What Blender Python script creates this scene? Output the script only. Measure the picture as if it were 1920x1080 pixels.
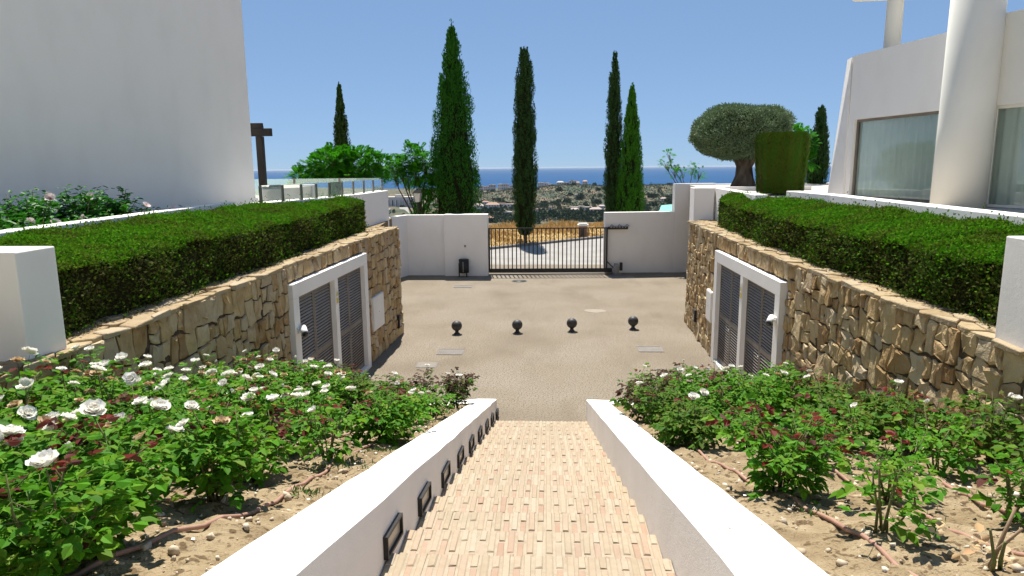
import bpy, math, random
import numpy as np
from mathutils import Vector, Matrix
for o in list(bpy.data.objects): bpy.data.objects.remove(o)
S = bpy.context.scene
COL = S.collection
rad = math.radians
# ------------------------------------------------------------------ camera
EYE = 4.8
cam = bpy.data.cameras.new('camera'); camo = bpy.data.objects.new('camera', cam); COL.objects.link(camo)
cam.lens = 24; cam.sensor_width = 36; cam.clip_start = 0.1; cam.clip_end = 120000
_p, _r, _y = rad(10.0), rad(0.5), rad(3.0)
_F = Vector((-math.sin(_y)*math.cos(_p), math.cos(_y)*math.cos(_p), -math.sin(_p)))
_R0 = Vector((math.cos(_y), math.sin(_y), 0)); _U0 = _R0.cross(_F)
_R = _R0*math.cos(_r) - _U0*math.sin(_r); _U = _U0*math.cos(_r) + _R0*math.sin(_r)
camo.matrix_world = Matrix(((_R.x, _U.x, -_F.x, 0), (_R.y, _U.y, -_F.y, 0), (_R.z, _U.z, -_F.z, EYE), (0, 0, 0, 1)))
S.camera = camo
# ------------------------------------------------------------------ sky, sun, exposure
SUN = Vector((-0.08, 0.50, 1.0)).normalized()            # towards the sun
w = bpy.data.worlds.new('World'); S.world = w; w.use_nodes = True
nt = w.node_tree; bg = nt.nodes['Background']
sky = nt.nodes.new('ShaderNodeTexSky'); sky.sky_type = 'NISHITA'; sky.sun_disc = False
sky.sun_elevation = math.asin(SUN.z); sky.sun_rotation = math.atan2(SUN.x, SUN.y)
sky.altitude = 100; sky.air_density = 0.6; sky.dust_density = 0.0; sky.ozone_density = 2.0
_g = nt.nodes.new('ShaderNodeGamma'); _g.inputs[1].default_value = .36                # softer sky, as in the photograph's tone curve
_m = nt.nodes.new('ShaderNodeMix'); _m.data_type = 'RGBA'; _m.blend_type = 'MULTIPLY'; _m.inputs[0].default_value = 1; _m.inputs[7].default_value = (.41, .575, .80, 1)
nt.links.new(sky.outputs[0], _g.inputs[0]); nt.links.new(_g.outputs[0], _m.inputs[6]); nt.links.new(_m.outputs[2], bg.inputs[0]); bg.inputs[1].default_value = 0.15
sl = bpy.data.lights.new('sun', 'SUN'); sl.energy = 2.75; sl.angle = rad(0.53); sl.color = (1.0, 0.955, 0.88)
so = bpy.data.objects.new('sun', sl); COL.objects.link(so); so.location = (0, 0, 60)
so.rotation_euler = (-SUN).to_track_quat('-Z', 'Y').to_euler()
S.view_settings.view_transform = 'Standard'; S.view_settings.look = 'None'
S.view_settings.gamma = 1; S.view_settings.use_curve_mapping = False
S.view_settings.exposure = 1.62
# ------------------------------------------------------------------ materials
def M(name, cols, scale=4.0, detail=5, rough=.85, bump=None, rnd=None, nf=.5, spec=.25, metal=0, transl=0, stretch=None, pos=True, rnd_h=0, dark=None, stain=None):
    """cols: colours over a noise; rnd: colours over a per-piece random value; nf: share of the noise colours where both are given"""
    m = bpy.data.materials.new(name); m.use_nodes = True; t = m.node_tree; N = t.nodes; L = t.links
    b = N['Principled BSDF']; out = N['Material Output']
    b.inputs['Roughness'].default_value = rough; b.inputs['Specular IOR Level'].default_value = spec; b.inputs['Metallic'].default_value = metal
    if pos: src = N.new('ShaderNodeNewGeometry').outputs['Position']
    else: src = N.new('ShaderNodeTexCoord').outputs['Object']
    if stretch:
        mp = N.new('ShaderNodeMapping'); mp.inputs['Scale'].default_value = stretch; L.new(src, mp.inputs[0]); src = mp.outputs[0]
    def ramp(cs, fac, lo=.3, hi=.7):
        r = N.new('ShaderNodeValToRGB'); e = r.color_ramp.elements
        while len(e) < len(cs): e.new(.5)
        for i, c in enumerate(cs):
            e[i].position = lo+(hi-lo)*i/max(1, len(cs)-1); e[i].color = (*c, 1)
        L.new(fac, r.inputs[0]); return r.outputs[0]
    col = None
    if len(cols) == 1 and not rnd: b.inputs['Base Color'].default_value = (*cols[0], 1)
    else:
        if len(cols) > 1:
            n = N.new('ShaderNodeTexNoise'); n.inputs['Scale'].default_value = scale; n.inputs['Detail'].default_value = detail
            L.new(src, n.inputs['Vector']); col = ramp(cols, n.outputs['Fac'])
        if rnd:
            oi = N.new('ShaderNodeObjectInfo'); ge = N.new('ShaderNodeNewGeometry')
            a = N.new('ShaderNodeMath'); a.operation = 'ADD'; L.new(oi.outputs['Random'], a.inputs[0]); L.new(ge.outputs['Random Per Island'], a.inputs[1])
            fr = N.new('ShaderNodeMath'); fr.operation = 'FRACT'; L.new(a.outputs[0], fr.inputs[0])
            rc = ramp(rnd, fr.outputs[0], 0.02, .98)
            if col is None: col = rc
            else:
                mx = N.new('ShaderNodeMix'); mx.data_type = 'RGBA'; mx.inputs[0].default_value = nf
                L.new(rc, mx.inputs[6]); L.new(col, mx.inputs[7]); col = mx.outputs[2]
        if dark:   # fine specks of a second colour: (colour, noise scale, threshold)
            n = N.new('ShaderNodeTexNoise'); n.inputs['Scale'].default_value = dark[1]; n.inputs['Detail'].default_value = 3; L.new(src, n.inputs['Vector'])
            mr = N.new('ShaderNodeMapRange'); mr.inputs[1].default_value = dark[2]; mr.inputs[2].default_value = dark[2]+.06; L.new(n.outputs['Fac'], mr.inputs[0])
            mx = N.new('ShaderNodeMix'); mx.data_type = 'RGBA'; L.new(mr.outputs[0], mx.inputs[0]); L.new(col, mx.inputs[6]); mx.inputs[7].default_value = (*dark[0], 1); col = mx.outputs[2]
        if stain:  # broad marks: (colour, scale vector, threshold, strength)
            mp2 = N.new('ShaderNodeMapping'); mp2.inputs['Scale'].default_value = stain[1]; L.new(src, mp2.inputs[0])
            n = N.new('ShaderNodeTexNoise'); n.inputs['Scale'].default_value = 1; n.inputs['Detail'].default_value = 7; n.inputs['Roughness'].default_value = .62; L.new(mp2.outputs[0], n.inputs['Vector'])
            mr = N.new('ShaderNodeMapRange'); mr.inputs[1].default_value = stain[2]; mr.inputs[2].default_value = stain[2]+.16; mr.inputs[4].default_value = stain[3]; L.new(n.outputs['Fac'], mr.inputs[0])
            mx = N.new('ShaderNodeMix'); mx.data_type = 'RGBA'; L.new(mr.outputs[0], mx.inputs[0]); L.new(col, mx.inputs[6]); mx.inputs[7].default_value = (*stain[0], 1); col = mx.outputs[2]
        L.new(col, b.inputs['Base Color'])
    if bump:
        prev = None
        for (sc, st, di) in (bump if isinstance(bump, list) else [bump]):
            n = N.new('ShaderNodeTexNoise'); n.inputs['Scale'].default_value = sc; n.inputs['Detail'].default_value = 6; L.new(src, n.inputs['Vector'])
            bp = N.new('ShaderNodeBump'); bp.inputs['Strength'].default_value = st; bp.inputs['Distance'].default_value = di
            L.new(n.outputs['Fac'], bp.inputs['Height'])
            if prev: L.new(prev, bp.inputs['Normal'])
            prev = bp.outputs[0]
        L.new(prev, b.inputs['Normal'])
    if transl:
        tr = N.new('ShaderNodeBsdfTranslucent'); ms = N.new('ShaderNodeMixShader'); ms.inputs[0].default_value = transl
        if col is not None: L.new(col, tr.inputs[0])
        else: tr.inputs[0].default_value = (*cols[0], 1)
        L.new(b.outputs[0], ms.inputs[1]); L.new(tr.outputs[0], ms.inputs[2]); L.new(ms.outputs[0], out.inputs[0])
    return m
def glassmat(name, tint, refl=.12):
    m = bpy.data.materials.new(name); m.use_nodes = True; t = m.node_tree; N = t.nodes; L = t.links
    N.remove(N['Principled BSDF']); tr = N.new('ShaderNodeBsdfTransparent'); tr.inputs[0].default_value = (*tint, 1)
    gl = N.new('ShaderNodeBsdfGlossy'); gl.inputs['Roughness'].default_value = 0.01; gl.inputs[0].default_value = (.95, 1, .97, 1)
    fr = N.new('ShaderNodeFresnel'); fr.inputs[0].default_value = 1.36
    mr = N.new('ShaderNodeMapRange'); mr.inputs[1].default_value = 0; mr.inputs[2].default_value = 1; mr.inputs[3].default_value = refl; mr.inputs[4].default_value = 1
    L.new(fr.outputs[0], mr.inputs[0]); ms = N.new('ShaderNodeMixShader'); L.new(mr.outputs[0], ms.inputs[0]); L.new(tr.outputs[0], ms.inputs[1]); L.new(gl.outputs[0], ms.inputs[2])
    L.new(ms.outputs[0], N['Material Output'].inputs[0]); return m
G = {}
G['plaster'] = M('white_plaster', [(.83, .79, .735), (.86, .82, .765), (.87, .83, .78)], 1.6, 6, .9, [(70, .25, .006), (9, .12, .01)], spec=.1, stretch=(1.2, 1.2, .6))
G['plaster_rough'] = M('rough_white_plaster', [(.79, .755, .71), (.86, .825, .78)], 1.5, 6, .9, [(140, .55, .006), (18, .25, .012)], spec=.1, stain=((.66, .61, .54), (1.2, 1.2, .8), .60, .5))
G['plaster_top'] = M('capping_plaster', [(.76, .75, .73), (.83, .82, .80)], 2, 6, .9, [(60, .2, .005)], spec=.1, dark=((.25, .2, .15), 26, .72))
G['cream'] = M('cream_plaster', [(.72, .70, .62), (.78, .76, .68)], .8, 5, .9, [(80, .2, .005)], spec=.1)
G['stone'] = M('sandstone', [(.168, .095, .039), (.403, .280, .134), (.515, .381, .207), (.616, .493, .314)], 6, 8, .9, [(14, .5, .035), (60, .6, .014)],
               rnd=[(.235, .125, .05), (.50, .36, .185), (.38, .235, .10), (.56, .44, .26), (.45, .385, .29), (.30, .17, .07), (.60, .50, .34), (.43, .30, .155), (.52, .40, .22)], nf=.33, spec=.12)
G['mortar'] = M('dark_joint', [(.06, .042, .026), (.12, .09, .06)], 12, 4, .95, (40, .5, .01), spec=.05)
G['coping'] = M('coping_stone', [(.270, .194, .108), (.414, .324, .198)], 7, 7, .9, [(20, .7, .03), (70, .5, .01)], rnd=[(.270, .189, .099), (.396, .302, .171), (.450, .369, .243), (.333, .234, .126), (.450, .378, .270)], nf=.45, spec=.12)
G['brick_cream'] = M('cream_brick', [(0.309, 0.237, 0.159), (0.407, 0.337, 0.239)], 22, 6, .88, [(90, .35, .004)], rnd=[(0.350, 0.279, 0.191), (0.424, 0.354, 0.255), (0.374, 0.287, 0.199), (0.440, 0.383, 0.291), (0.367, 0.262, 0.183)], nf=.4, spec=.12, stain=((0.269, 0.216, 0.151), (1.1, 1.1, 1), .55, .45))
G['brick_pink'] = M('pink_brick', [(0.308, 0.208, 0.144), (0.384, 0.284, 0.202)], 22, 6, .88, [(90, .35, .004)], rnd=[(0.359, 0.242, 0.165), (0.408, 0.310, 0.224), (0.342, 0.216, 0.148), (0.384, 0.276, 0.198), (0.417, 0.335, 0.248)], nf=.4, spec=.12, stain=((0.275, 0.204, 0.148), (1.1, 1.1, 1), .55, .45))
G['mortar_light'] = M('pale_mortar', [(.323, .264, .183), (.408, .340, .251)], 14, 6, .95, (60, .5, .006), spec=.08)
G['court'] = M('exposed_aggregate', [(0.205, 0.170, 0.125), (0.251, 0.212, 0.160), (0.276, 0.237, 0.186)], .45, 11, .9, [(60, .8, .012), (140, .6, .006)], spec=.08, dark=((0.139, 0.112, 0.083), 30, .53), stain=((0.154, 0.125, 0.090), (.7, .22, 1), .53, .55))
G['soil'] = M('dry_soil', [(0.196, 0.142, 0.081), (0.294, 0.223, 0.132), (0.362, 0.285, 0.179)], 3.2, 9, .95, [(60, .9, .02), (16, .5, .04)], spec=.03, dark=((0.137, 0.095, 0.053), 16, .57))
G['pebble'] = M('pebble', [(.4, .34, .25)], rnd=[(.34, .26, .16), (.52, .44, .33), (.44, .34, .22), (.62, .55, .45)], rough=.9, spec=.15)
G['hill_soil'] = M('pale_hill_soil', [(.30, .24, .16), (.40, .33, .23), (.22, .22, .11)], .25, 8, .95, spec=.03)
G['field'] = M('dry_field', [(.297, .198, .081), (.405, .279, .117), (.450, .333, .153)], .5, 8, .95, (12, .6, .05), spec=.05)
G['patch'] = M('pale_patch', [(.285, .245, .19), (.31, .27, .215)], 6, 5, .9, (60, .5, .006), spec=.08)
G['road'] = M('concrete_road', [(.281, .264, .238), (.357, .340, .315)], .7, 8, .9, (60, .4, .006), spec=.12)
G['kerb'] = M('kerb_concrete', [(.16, .155, .15), (.24, .23, .22)], 3, 6, .9, (60, .4, .006), spec=.12)
G['pave'] = M('terrace_paving', [(.42, .38, .33), (.52, .48, .43)], 1.5, 6, .85, spec=.15)
G['black'] = M('black_metal', [(.012, .012, .013), (.022, .021, .02)], 6, 4, .5, spec=.4)
G['iron'] = M('dark_cast_iron', [(.035, .033, .031), (.055, .05, .047)], 9, 5, .55, (50, .2, .003), spec=.4)
G['bronze'] = M('bronze_aluminium', [(.17, .145, .12), (.22, .19, .16)], 3, 4, .6, spec=.2)
G['louvre'] = M('louvre_slat', [(0.275, 0.250, 0.225), (0.362, 0.331, 0.300)], 3, 4, .6, spec=.2)
G['steel'] = M('galvanised_steel', [(.22, .22, .21), (.30, .30, .29)], 8, 4, .5, spec=.4, metal=.4)
G['grey_plate'] = M('cover_plate', [(.20, .175, .145), (.25, .22, .185)], 8, 5, .8, (60, .3, .004), spec=.2)
G['white_box'] = M('white_enamel', [(.74, .72, .67), (.80, .78, .74)], 2, 3, .5, spec=.3)
G['yellow'] = M('yellow_sign', [(.65, .50, .08)], rough=.6)
G['hose'] = M('brown_hose', [(.30, .165, .115), (.40, .24, .17)], 6, 4, .6, spec=.3)
G['bark'] = M('bark', [(.06, .042, .028), (.15, .105, .07)], 7, 8, .95, [(18, .8, .03)], spec=.08, stretch=(1, 1, .3))
G['olive_bark'] = M('olive_bark', [(.045, .033, .024), (.12, .09, .065), (.19, .15, .115)], 4, 8, .95, [(9, 1, .06)], spec=.08, stretch=(1, 1, .35))
G['cane'] = M('rose_cane', [(.09, .13, .04), (.15, .11, .05)], 8, 3, .7, spec=.2)
G['dry_cane'] = M('dry_cane', [(.22, .15, .09), (.30, .21, .13)], 8, 3, .8, spec=.15)
LV = dict(rough=.6, spec=.12, transl=.38)
G['rose_leaf'] = M('rose_leaf', [(0.034, 0.123, 0.012)], rnd=[(0.050, 0.168, 0.008), (0.095, 0.280, 0.011), (0.067, 0.224, 0.013), (0.157, 0.325, 0.017), (0.056, 0.190, 0.011), (0.179, 0.291, 0.028)], **LV)
G['rose_leaf_dark'] = M('mature_rose_leaf', [(0.034, 0.101, 0.012)], rnd=[(0.039, 0.112, 0.008), (0.073, 0.185, 0.012), (0.095, 0.207, 0.015), (0.134, 0.168, 0.021), (0.050, 0.146, 0.011)], **LV)
G['red_leaf'] = M('young_red_leaf', [(.12, .02, .015)], rnd=[(.09, .014, .012), (.17, .022, .014), (.10, .03, .02), (.055, .022, .016)], rough=.55, spec=.1, transl=.25)
G['maroon_leaf'] = M('maroon_leaf', [(.06, .03, .02)], rnd=[(.05, .022, .016), (.085, .034, .022), (.065, .045, .022), (.035, .03, .014)], rough=.6, spec=.08, transl=.2)
G['petal'] = M('white_petal', [(.86, .84, .78)], rnd=[(.90, .88, .82), (.86, .83, .74), (.90, .89, .85)], rough=.6, spec=.15, transl=.3)
G['faded'] = M('faded_petal', [(.6, .45, .25)], rnd=[(.62, .47, .27), (.55, .37, .19), (.70, .60, .42), (.48, .28, .14)], rough=.75, spec=.1, transl=.2)
G['hib_petal'] = M('pale_pink_petal', [(.80, .66, .62)], rnd=[(.84, .74, .70), (.78, .60, .57), (.85, .80, .76)], rough=.6, spec=.1, transl=.3)
G['hib_eye'] = M('flower_eye', [(.42, .06, .08)], rough=.6)
G['hib_leaf'] = M('hibiscus_leaf', [(0.030, 0.150, 0.008)], rnd=[(0.020, 0.120, 0.007), (0.035, 0.190, 0.010), (0.028, 0.150, 0.011), (0.050, 0.220, 0.011)], rough=.5, spec=.2, transl=.28)
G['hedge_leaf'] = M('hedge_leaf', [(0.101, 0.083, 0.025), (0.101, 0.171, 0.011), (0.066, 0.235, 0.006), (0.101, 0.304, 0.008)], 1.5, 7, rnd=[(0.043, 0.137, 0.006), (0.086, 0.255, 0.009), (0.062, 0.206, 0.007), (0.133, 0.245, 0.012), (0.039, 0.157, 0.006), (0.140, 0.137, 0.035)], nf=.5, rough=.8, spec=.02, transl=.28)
G['hedge_side_leaf'] = M('brown_shaded_hedge_leaf', [(.10, .07, .028), (.055, .075, .014), (.045, .105, .010)], 1.5, 7, rnd=[(.03, .07, .010), (.06, .12, .014), (.045, .095, .012), (.10, .085, .028), (.035, .085, .010)], nf=.45, rough=.7, spec=.05, transl=.18)  # browner twiggy leaves, with the side faces' shade also darkened into the colour
G['hedge_core'] = M('hedge_twigs', [(.018, .02, .008), (.04, .035, .015)], 20, 5, .95, (40, .8, .03), spec=.03)
G['cyp_bright'] = M('bright_cypress', [(0.020, 0.085, 0.008)], rnd=[(0.018, 0.090, 0.008), (0.032, 0.140, 0.012), (0.024, 0.115, 0.010), (0.045, 0.160, 0.014)], rough=.75, spec=.08, transl=.15)
G['cyp_fresh'] = M('fresh_cypress', [(0.030, 0.110, 0.007)], rnd=[(0.030, 0.130, 0.007), (0.060, 0.210, 0.010), (0.040, 0.165, 0.008), (0.070, 0.220, 0.013)], rough=.7, spec=.12, transl=.12)
G['cyp_dark'] = M('dark_cypress', [(.022, .045, .014)], rnd=[(.022, .06, .014), (.038, .092, .02), (.03, .075, .017), (.045, .09, .024), (.026, .075, .016)], rough=.75, spec=.1, transl=.08)
G['cyp_core'] = M('cypress_inside', [(.010, .016, .006), (.022, .024, .010)], 8, 4, .95, spec=.02)
G['olive_leaf'] = M('olive_leaf', [(.10, .13, .07)], rnd=[(.115, .185, .08), (.17, .25, .12), (.25, .32, .18), (.14, .21, .095), (.09, .15, .06)], rough=.55, spec=.25, transl=.1)
G['fern_leaf'] = M('feathery_leaf', [(0.040, 0.200, 0.008)], rnd=[(0.025, 0.170, 0.004), (0.050, 0.260, 0.007), (0.035, 0.210, 0.006), (0.080, 0.300, 0.011)], rough=.6, spec=.1, transl=.4)
G['topiary_leaf'] = M('topiary_leaf', [(.11, .075, .022), (0.040, 0.130, 0.007), (0.080, 0.085, 0.010), (0.030, 0.105, 0.007)], 2.2, 3, rnd=[(0.040, 0.110, 0.006), (0.070, 0.180, 0.008), (0.050, 0.140, 0.007), (0.100, 0.110, 0.012)], nf=.6, rough=.7, spec=.12, transl=.1, stretch=(1.6, 1.6, .12))
G['far_leaf'] = M('distant_leaf', [(.05, .075, .035)], rnd=[(.05, .085, .055), (.075, .11, .07), (.09, .12, .075), (.06, .095, .06)], rough=.9, spec=.05)  # greyed and paled: distance haze mixed into the leaf colour
G['scrub_leaf'] = M('scrub_leaf', [(.10, .12, .08)], rnd=[(.085, .105, .07), (.12, .13, .09), (.14, .135, .095), (.10, .12, .08)], rough=.9, spec=.0)  # paler still, part of the distance haze is in this colour
G['grass'] = M('dry_grass', [(.45, .30, .11)], rnd=[(.42, .26, .085), (.55, .38, .15), (.34, .19, .07), (.60, .44, .20), (.30, .17, .07)], rough=.85, spec=.1, transl=.25)
G['weed'] = M('green_weed', [(.07, .13, .03)], rnd=[(.05, .12, .02), (.09, .17, .03), (.11, .15, .045)], rough=.7, spec=.15, transl=.2)
G['terrain'] = M('scrub_hill', [(.09, .105, .075), (.13, .125, .09), (.20, .155, .11), (.11, .12, .085)], .009, 12, .95, spec=.0, dark=((.075, .095, .07), .045, .48))  # hill colours desaturated to carry some distance haze
G['sea'] = M('sea_water', [(0.008, 0.059, 0.152), (0.011, 0.071, 0.179)], .0006, 6, .6, spec=.03)
G['far_wall'] = M('distant_render', [(.62, .57, .52)], rnd=[(.66, .62, .58), (.58, .51, .46), (.72, .69, .66), (.64, .57, .52)], rough=.9, spec=.05)
G['far_roof'] = M('distant_roof', [(.55, .5, .45)], rnd=[(.60, .55, .50), (.44, .26, .18), (.64, .60, .56)], rough=.9, spec=.05)
G['far_window'] = M('distant_window', [(.08, .09, .10)], rough=.4)
G['tile_red'] = M('red_tile', [(.36, .17, .11), (.44, .24, .16)], 1, 4, .9)
G['dark_wood'] = M('dark_wood', [(.018, .016, .015), (.03, .027, .024)], 5, 5, .7, stretch=(1, 1, .2), spec=.2)
G['curtain'] = M('sheer_curtain', [(.80, .83, .79), (.86, .88, .85)], 2, 3, .9, transl=.3, spec=.05)
G['interior'] = M('room_wall', [(.30, .32, .30)], rough=.9)
G['glass'] = glassmat('window_glass', (.88, .96, .92), .05)
G['rail_glass'] = glassmat('balustrade_glass', (.80, .93, .87), .05)
_t = G['rail_glass'].node_tree; _d = _t.nodes.new('ShaderNodeBsdfTranslucent'); _d.inputs[0].default_value = (.70, .78, .74, 1); _e = _t.nodes.new('ShaderNodeBsdfDiffuse'); _e.inputs[0].default_value = (.70, .78, .74, 1)
_a = _t.nodes.new('ShaderNodeAddShader'); _x = _t.nodes.new('ShaderNodeMixShader'); _x.inputs[0].default_value = .10; _o = _t.nodes['Material Output']; _src = _o.inputs[0].links[0].from_socket
_t.links.new(_d.outputs[0], _a.inputs[0]); _t.links.new(_e.outputs[0], _a.inputs[1]); _t.links.new(_src, _x.inputs[1]); _t.links.new(_a.outputs[0], _x.inputs[2]); _t.links.new(_x.outputs[0], _o.inputs[0])      # light surface film on the glass
G['lamp_glass'] = M('frosted_lamp_glass', [(.62, .61, .58)], rough=.4)
G['lens'] = M('lens_glass', [(.02, .02, .025)], rough=.1, spec=.6)
G['diffuser'] = M('lamp_diffuser', [(.42, .37, .30)], rough=.3)
G['brown_post'] = M('terracotta_post', [(.22, .12, .085), (.29, .17, .12)], 4, 4, .85)
G['pool_cover'] = M('green_roof_sheet', [(.14, .42, .33), (.18, .48, .38)], 2, 4, .6)
G['wood_mass'] = G['far_leaf']
# ------------------------------------------------------------------ building helpers
WL = {}
def _origin(parent): return np.array(WL.get(parent.name, (0, 0, 0)), float) if parent else np.zeros(3)
def link(o, parent=None):
    COL.objects.link(o)
    if parent: o.parent = parent
    return o
def tag(o, label=None, cat=None, group=None, kind=None):
    if label: o['label'] = label
    if cat: o['category'] = cat
    if group: o['group'] = group
    if kind or cat: o['kind'] = kind or 'thing'
    return o
def thing(name, label, cat, loc, group=None):
    o = bpy.data.objects.new(name, None); COL.objects.link(o); o.location = loc; o.empty_display_size = .2
    WL[o.name] = tuple(loc); o['kind'] = 'thing'; return tag(o, label, cat, group)
def obj(name, me, parent=None, org=None):
    """mesh data already in local coordinates"""
    o = bpy.data.objects.new(name, me); link(o, parent)
    if parent: WL[o.name] = tuple(_origin(parent))
    elif org is not None: o.location = org; WL[o.name] = tuple(org)
    return o
def smooth(me): me.polygons.foreach_set('use_smooth', [True]*len(me.polygons))
class MB:
    """collects pieces of one mesh in world coordinates"""
    def __init__(s): s.v = []; s.f = []; s.m = []; s.sm = []
    def add(s, v, f, mi=0, sm=False):
        k = len(s.v); s.v += [tuple(p) for p in v]; s.f += [tuple(i+k for i in q) for q in f]; s.m += [mi]*len(f); s.sm += [sm]*len(f); return s
    def box(s, lo, hi, mi=0):
        (a, b, c), (d, e, f) = lo, hi
        return s.add([(a, b, c), (d, b, c), (d, e, c), (a, e, c), (a, b, f), (d, b, f), (d, e, f), (a, e, f)],
                     [(0, 3, 2, 1), (4, 5, 6, 7), (0, 1, 5, 4), (1, 2, 6, 5), (2, 3, 7, 6), (3, 0, 4, 7)], mi)
    def bar(s, p, q, wx, wz, mi=0, up=(0, 0, 1)):
        p = Vector(p); q = Vector(q); d = (q-p).normalized(); u = Vector(up)
        if abs(d.dot(u)) > .98: u = Vector((0, 1, 0))
        r = d.cross(u).normalized()*wx/2; t = r.cross(d).normalized()*wz/2
        vs = [p-r-t, p+r-t, p+r+t, p-r+t, q-r-t, q+r-t, q+r+t, q-r+t]
        return s.add(vs, [(3, 2, 1, 0), (4, 5, 6, 7), (0, 1, 5, 4), (1, 2, 6, 5), (2, 3, 7, 6), (3, 0, 4, 7)], mi)
    def prism(s, poly, z0, z1, mi=0):
        n = len(poly); zb = z0 if hasattr(z0, '__len__') else [z0]*n; zt = z1 if hasattr(z1, '__len__') else [z1]*n
        vs = [(p[0], p[1], zb[i]) for i, p in enumerate(poly)]+[(p[0], p[1], zt[i]) for i, p in enumerate(poly)]
        return s.add(vs, [tuple(range(n-1, -1, -1)), tuple(range(n, 2*n))]+[(i, (i+1) % n, n+(i+1) % n, n+i) for i in range(n)], mi)
    def lathe(s, c, prof, n=20, mi=0, axis='z'):
        vs = []; fs = []
        for (r, h) in prof:
            for i in range(n):
                a = 2*math.pi*i/n; x, y = r*math.cos(a), r*math.sin(a)
                vs.append((c[0]+x, c[1]+y, c[2]+h) if axis == 'z' else (c[0]+x, c[1]+h, c[2]+y))
        for k in range(len(prof)-1):
            for i in range(n):
                j = (i+1) % n; fs.append((k*n+i, k*n+j, (k+1)*n+j, (k+1)*n+i))
        fs.append(tuple(range(n-1, -1, -1))); fs.append(tuple(range((len(prof)-1)*n, len(prof)*n)))
        return s.add(vs, fs, mi, True)
    def tube(s, pts, rs, n=6, mi=0):
        P = [Vector(p) for p in pts]; vs = []; fs = []
        ref = Vector((.31, .17, .93))
        for k, p in enumerate(P):
            d = (P[min(k+1, len(P)-1)]-P[max(k-1, 0)]).normalized(); a = d.cross(ref)
            if a.length < .05: a = d.cross(Vector((1, 0, 0)))
            a.normalize(); b = d.cross(a); r = rs[k] if hasattr(rs, '__len__') else rs
            for i in range(n):
                t = 2*math.pi*i/n; vs.append(p+a*(r*math.cos(t))+b*(r*math.sin(t)))
        for k in range(len(P)-1):
            for i in range(n):
                j = (i+1) % n; fs.append((k*n+i, k*n+j, (k+1)*n+j, (k+1)*n+i))
        fs.append(tuple(range(n-1, -1, -1))); fs.append(tuple(range((len(P)-1)*n, len(P)*n)))
        return s.add(vs, fs, mi, True)
    def mesh(s, name, mats, o=(0, 0, 0)):
        me = bpy.data.meshes.new(name); V = np.array(s.v, float)-np.array(o, float)
        me.from_pydata(V.tolist(), [], s.f)
        for m in (mats if isinstance(mats, (list, tuple)) else [mats]): me.materials.append(G[m])
        if any(s.m): me.polygons.foreach_set('material_index', s.m)
        if any(s.sm): me.polygons.foreach_set('use_smooth', s.sm)
        return me
    def build(s, name, mats, parent=None, org=None, bevel=0):
        o = obj(name, s.mesh(name, mats, _origin(parent) if parent else (org if org is not None else (0, 0, 0))), parent, org)
        if bevel:
            bv = o.modifiers.new('bevel', 'BEVEL'); bv.width = bevel; bv.segments = 2; bv.limit_method = 'ANGLE'
        return o
def quadmesh(name, Q, mats, mi=None):
    """Q: (n,4,3) array of quads; fast path for foliage"""
    n = len(Q); me = bpy.data.meshes.new(name)
    me.vertices.add(n*4); me.vertices.foreach_set('co', np.ascontiguousarray(Q, dtype=np.float32).ravel())
    me.loops.add(n*4); me.loops.foreach_set('vertex_index', np.arange(n*4, dtype=np.int32))
    me.polygons.add(n); me.polygons.foreach_set('loop_start', np.arange(0, n*4, 4, dtype=np.int32)); me.polygons.foreach_set('loop_total', np.full(n, 4, np.int32))
    for m in (mats if isinstance(mats, (list, tuple)) else [mats]): me.materials.append(G[m])
    if mi is not None: me.polygons.foreach_set('material_index', np.ascontiguousarray(mi, np.int32))
    me.update(calc_edges=True); return me
def tmplmesh(name, T, F, A, mats, mi=None):
    """copies of a template (T verts, F quads) under the affine maps A (n,3,4), joined; islands stay whole"""
    n = len(A); nv = len(T); T1 = np.c_[T, np.ones(nv)]
    V = np.einsum('nij,vj->nvi', A, T1).reshape(-1, 3); F = np.array(F, np.int32)
    I = (F[None]+(np.arange(n)*nv)[:, None, None]).reshape(-1, 4).astype(np.int32); nf = len(I)
    me = bpy.data.meshes.new(name); me.vertices.add(len(V)); me.vertices.foreach_set('co', V.astype(np.float32).ravel())
    me.loops.add(nf*4); me.loops.foreach_set('vertex_index', I.ravel())
    me.polygons.add(nf); me.polygons.foreach_set('loop_start', np.arange(0, nf*4, 4, dtype=np.int32)); me.polygons.foreach_set('loop_total', np.full(nf, 4, np.int32))
    for m in (mats if isinstance(mats, (list, tuple)) else [mats]): me.materials.append(G[m])
    if mi is not None: me.polygons.foreach_set('material_index', np.repeat(np.asarray(mi, np.int32), len(F)))
    me.update(calc_edges=True); return me
def nrm(a): return a/(np.linalg.norm(a, axis=-1, keepdims=True)+1e-9)
def blades(P, D, Sd, L, W, fold=.15):
    """rhombic leaves: at P, along D, side Sd, length L, width W"""
    L = np.asarray(L).reshape(-1, 1); W = np.asarray(W).reshape(-1, 1); N = np.cross(D, Sd)
    m = P+D*L*.45+N*W*fold
    return np.stack([P, m+Sd*W*.5, P+D*L, m-Sd*W*.5], 1)
def rleaves(rng, P, N, L, W, out=.5, up=0., jit=.3):
    n = len(P); D = nrm(rng.normal(size=(n, 3))+N*out*2+np.array([0, 0, up*2])); Sd = nrm(np.cross(D, rng.normal(size=(n, 3))))
    return blades(P, D, Sd, L*rng.uniform(1-jit, 1+jit, n), W*rng.uniform(1-jit, 1+jit, n))
def lerp_path(path, s):
    P = np.array(path, float); d = np.r_[0, np.cumsum(np.linalg.norm(np.diff(P, axis=0), axis=1))]
    return np.stack([np.interp(s, d, P[:, i]) for i in range(P.shape[1])], -1)
def plen(path): return float(np.sum(np.linalg.norm(np.diff(np.array(path, float), axis=0), axis=1)))
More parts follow.
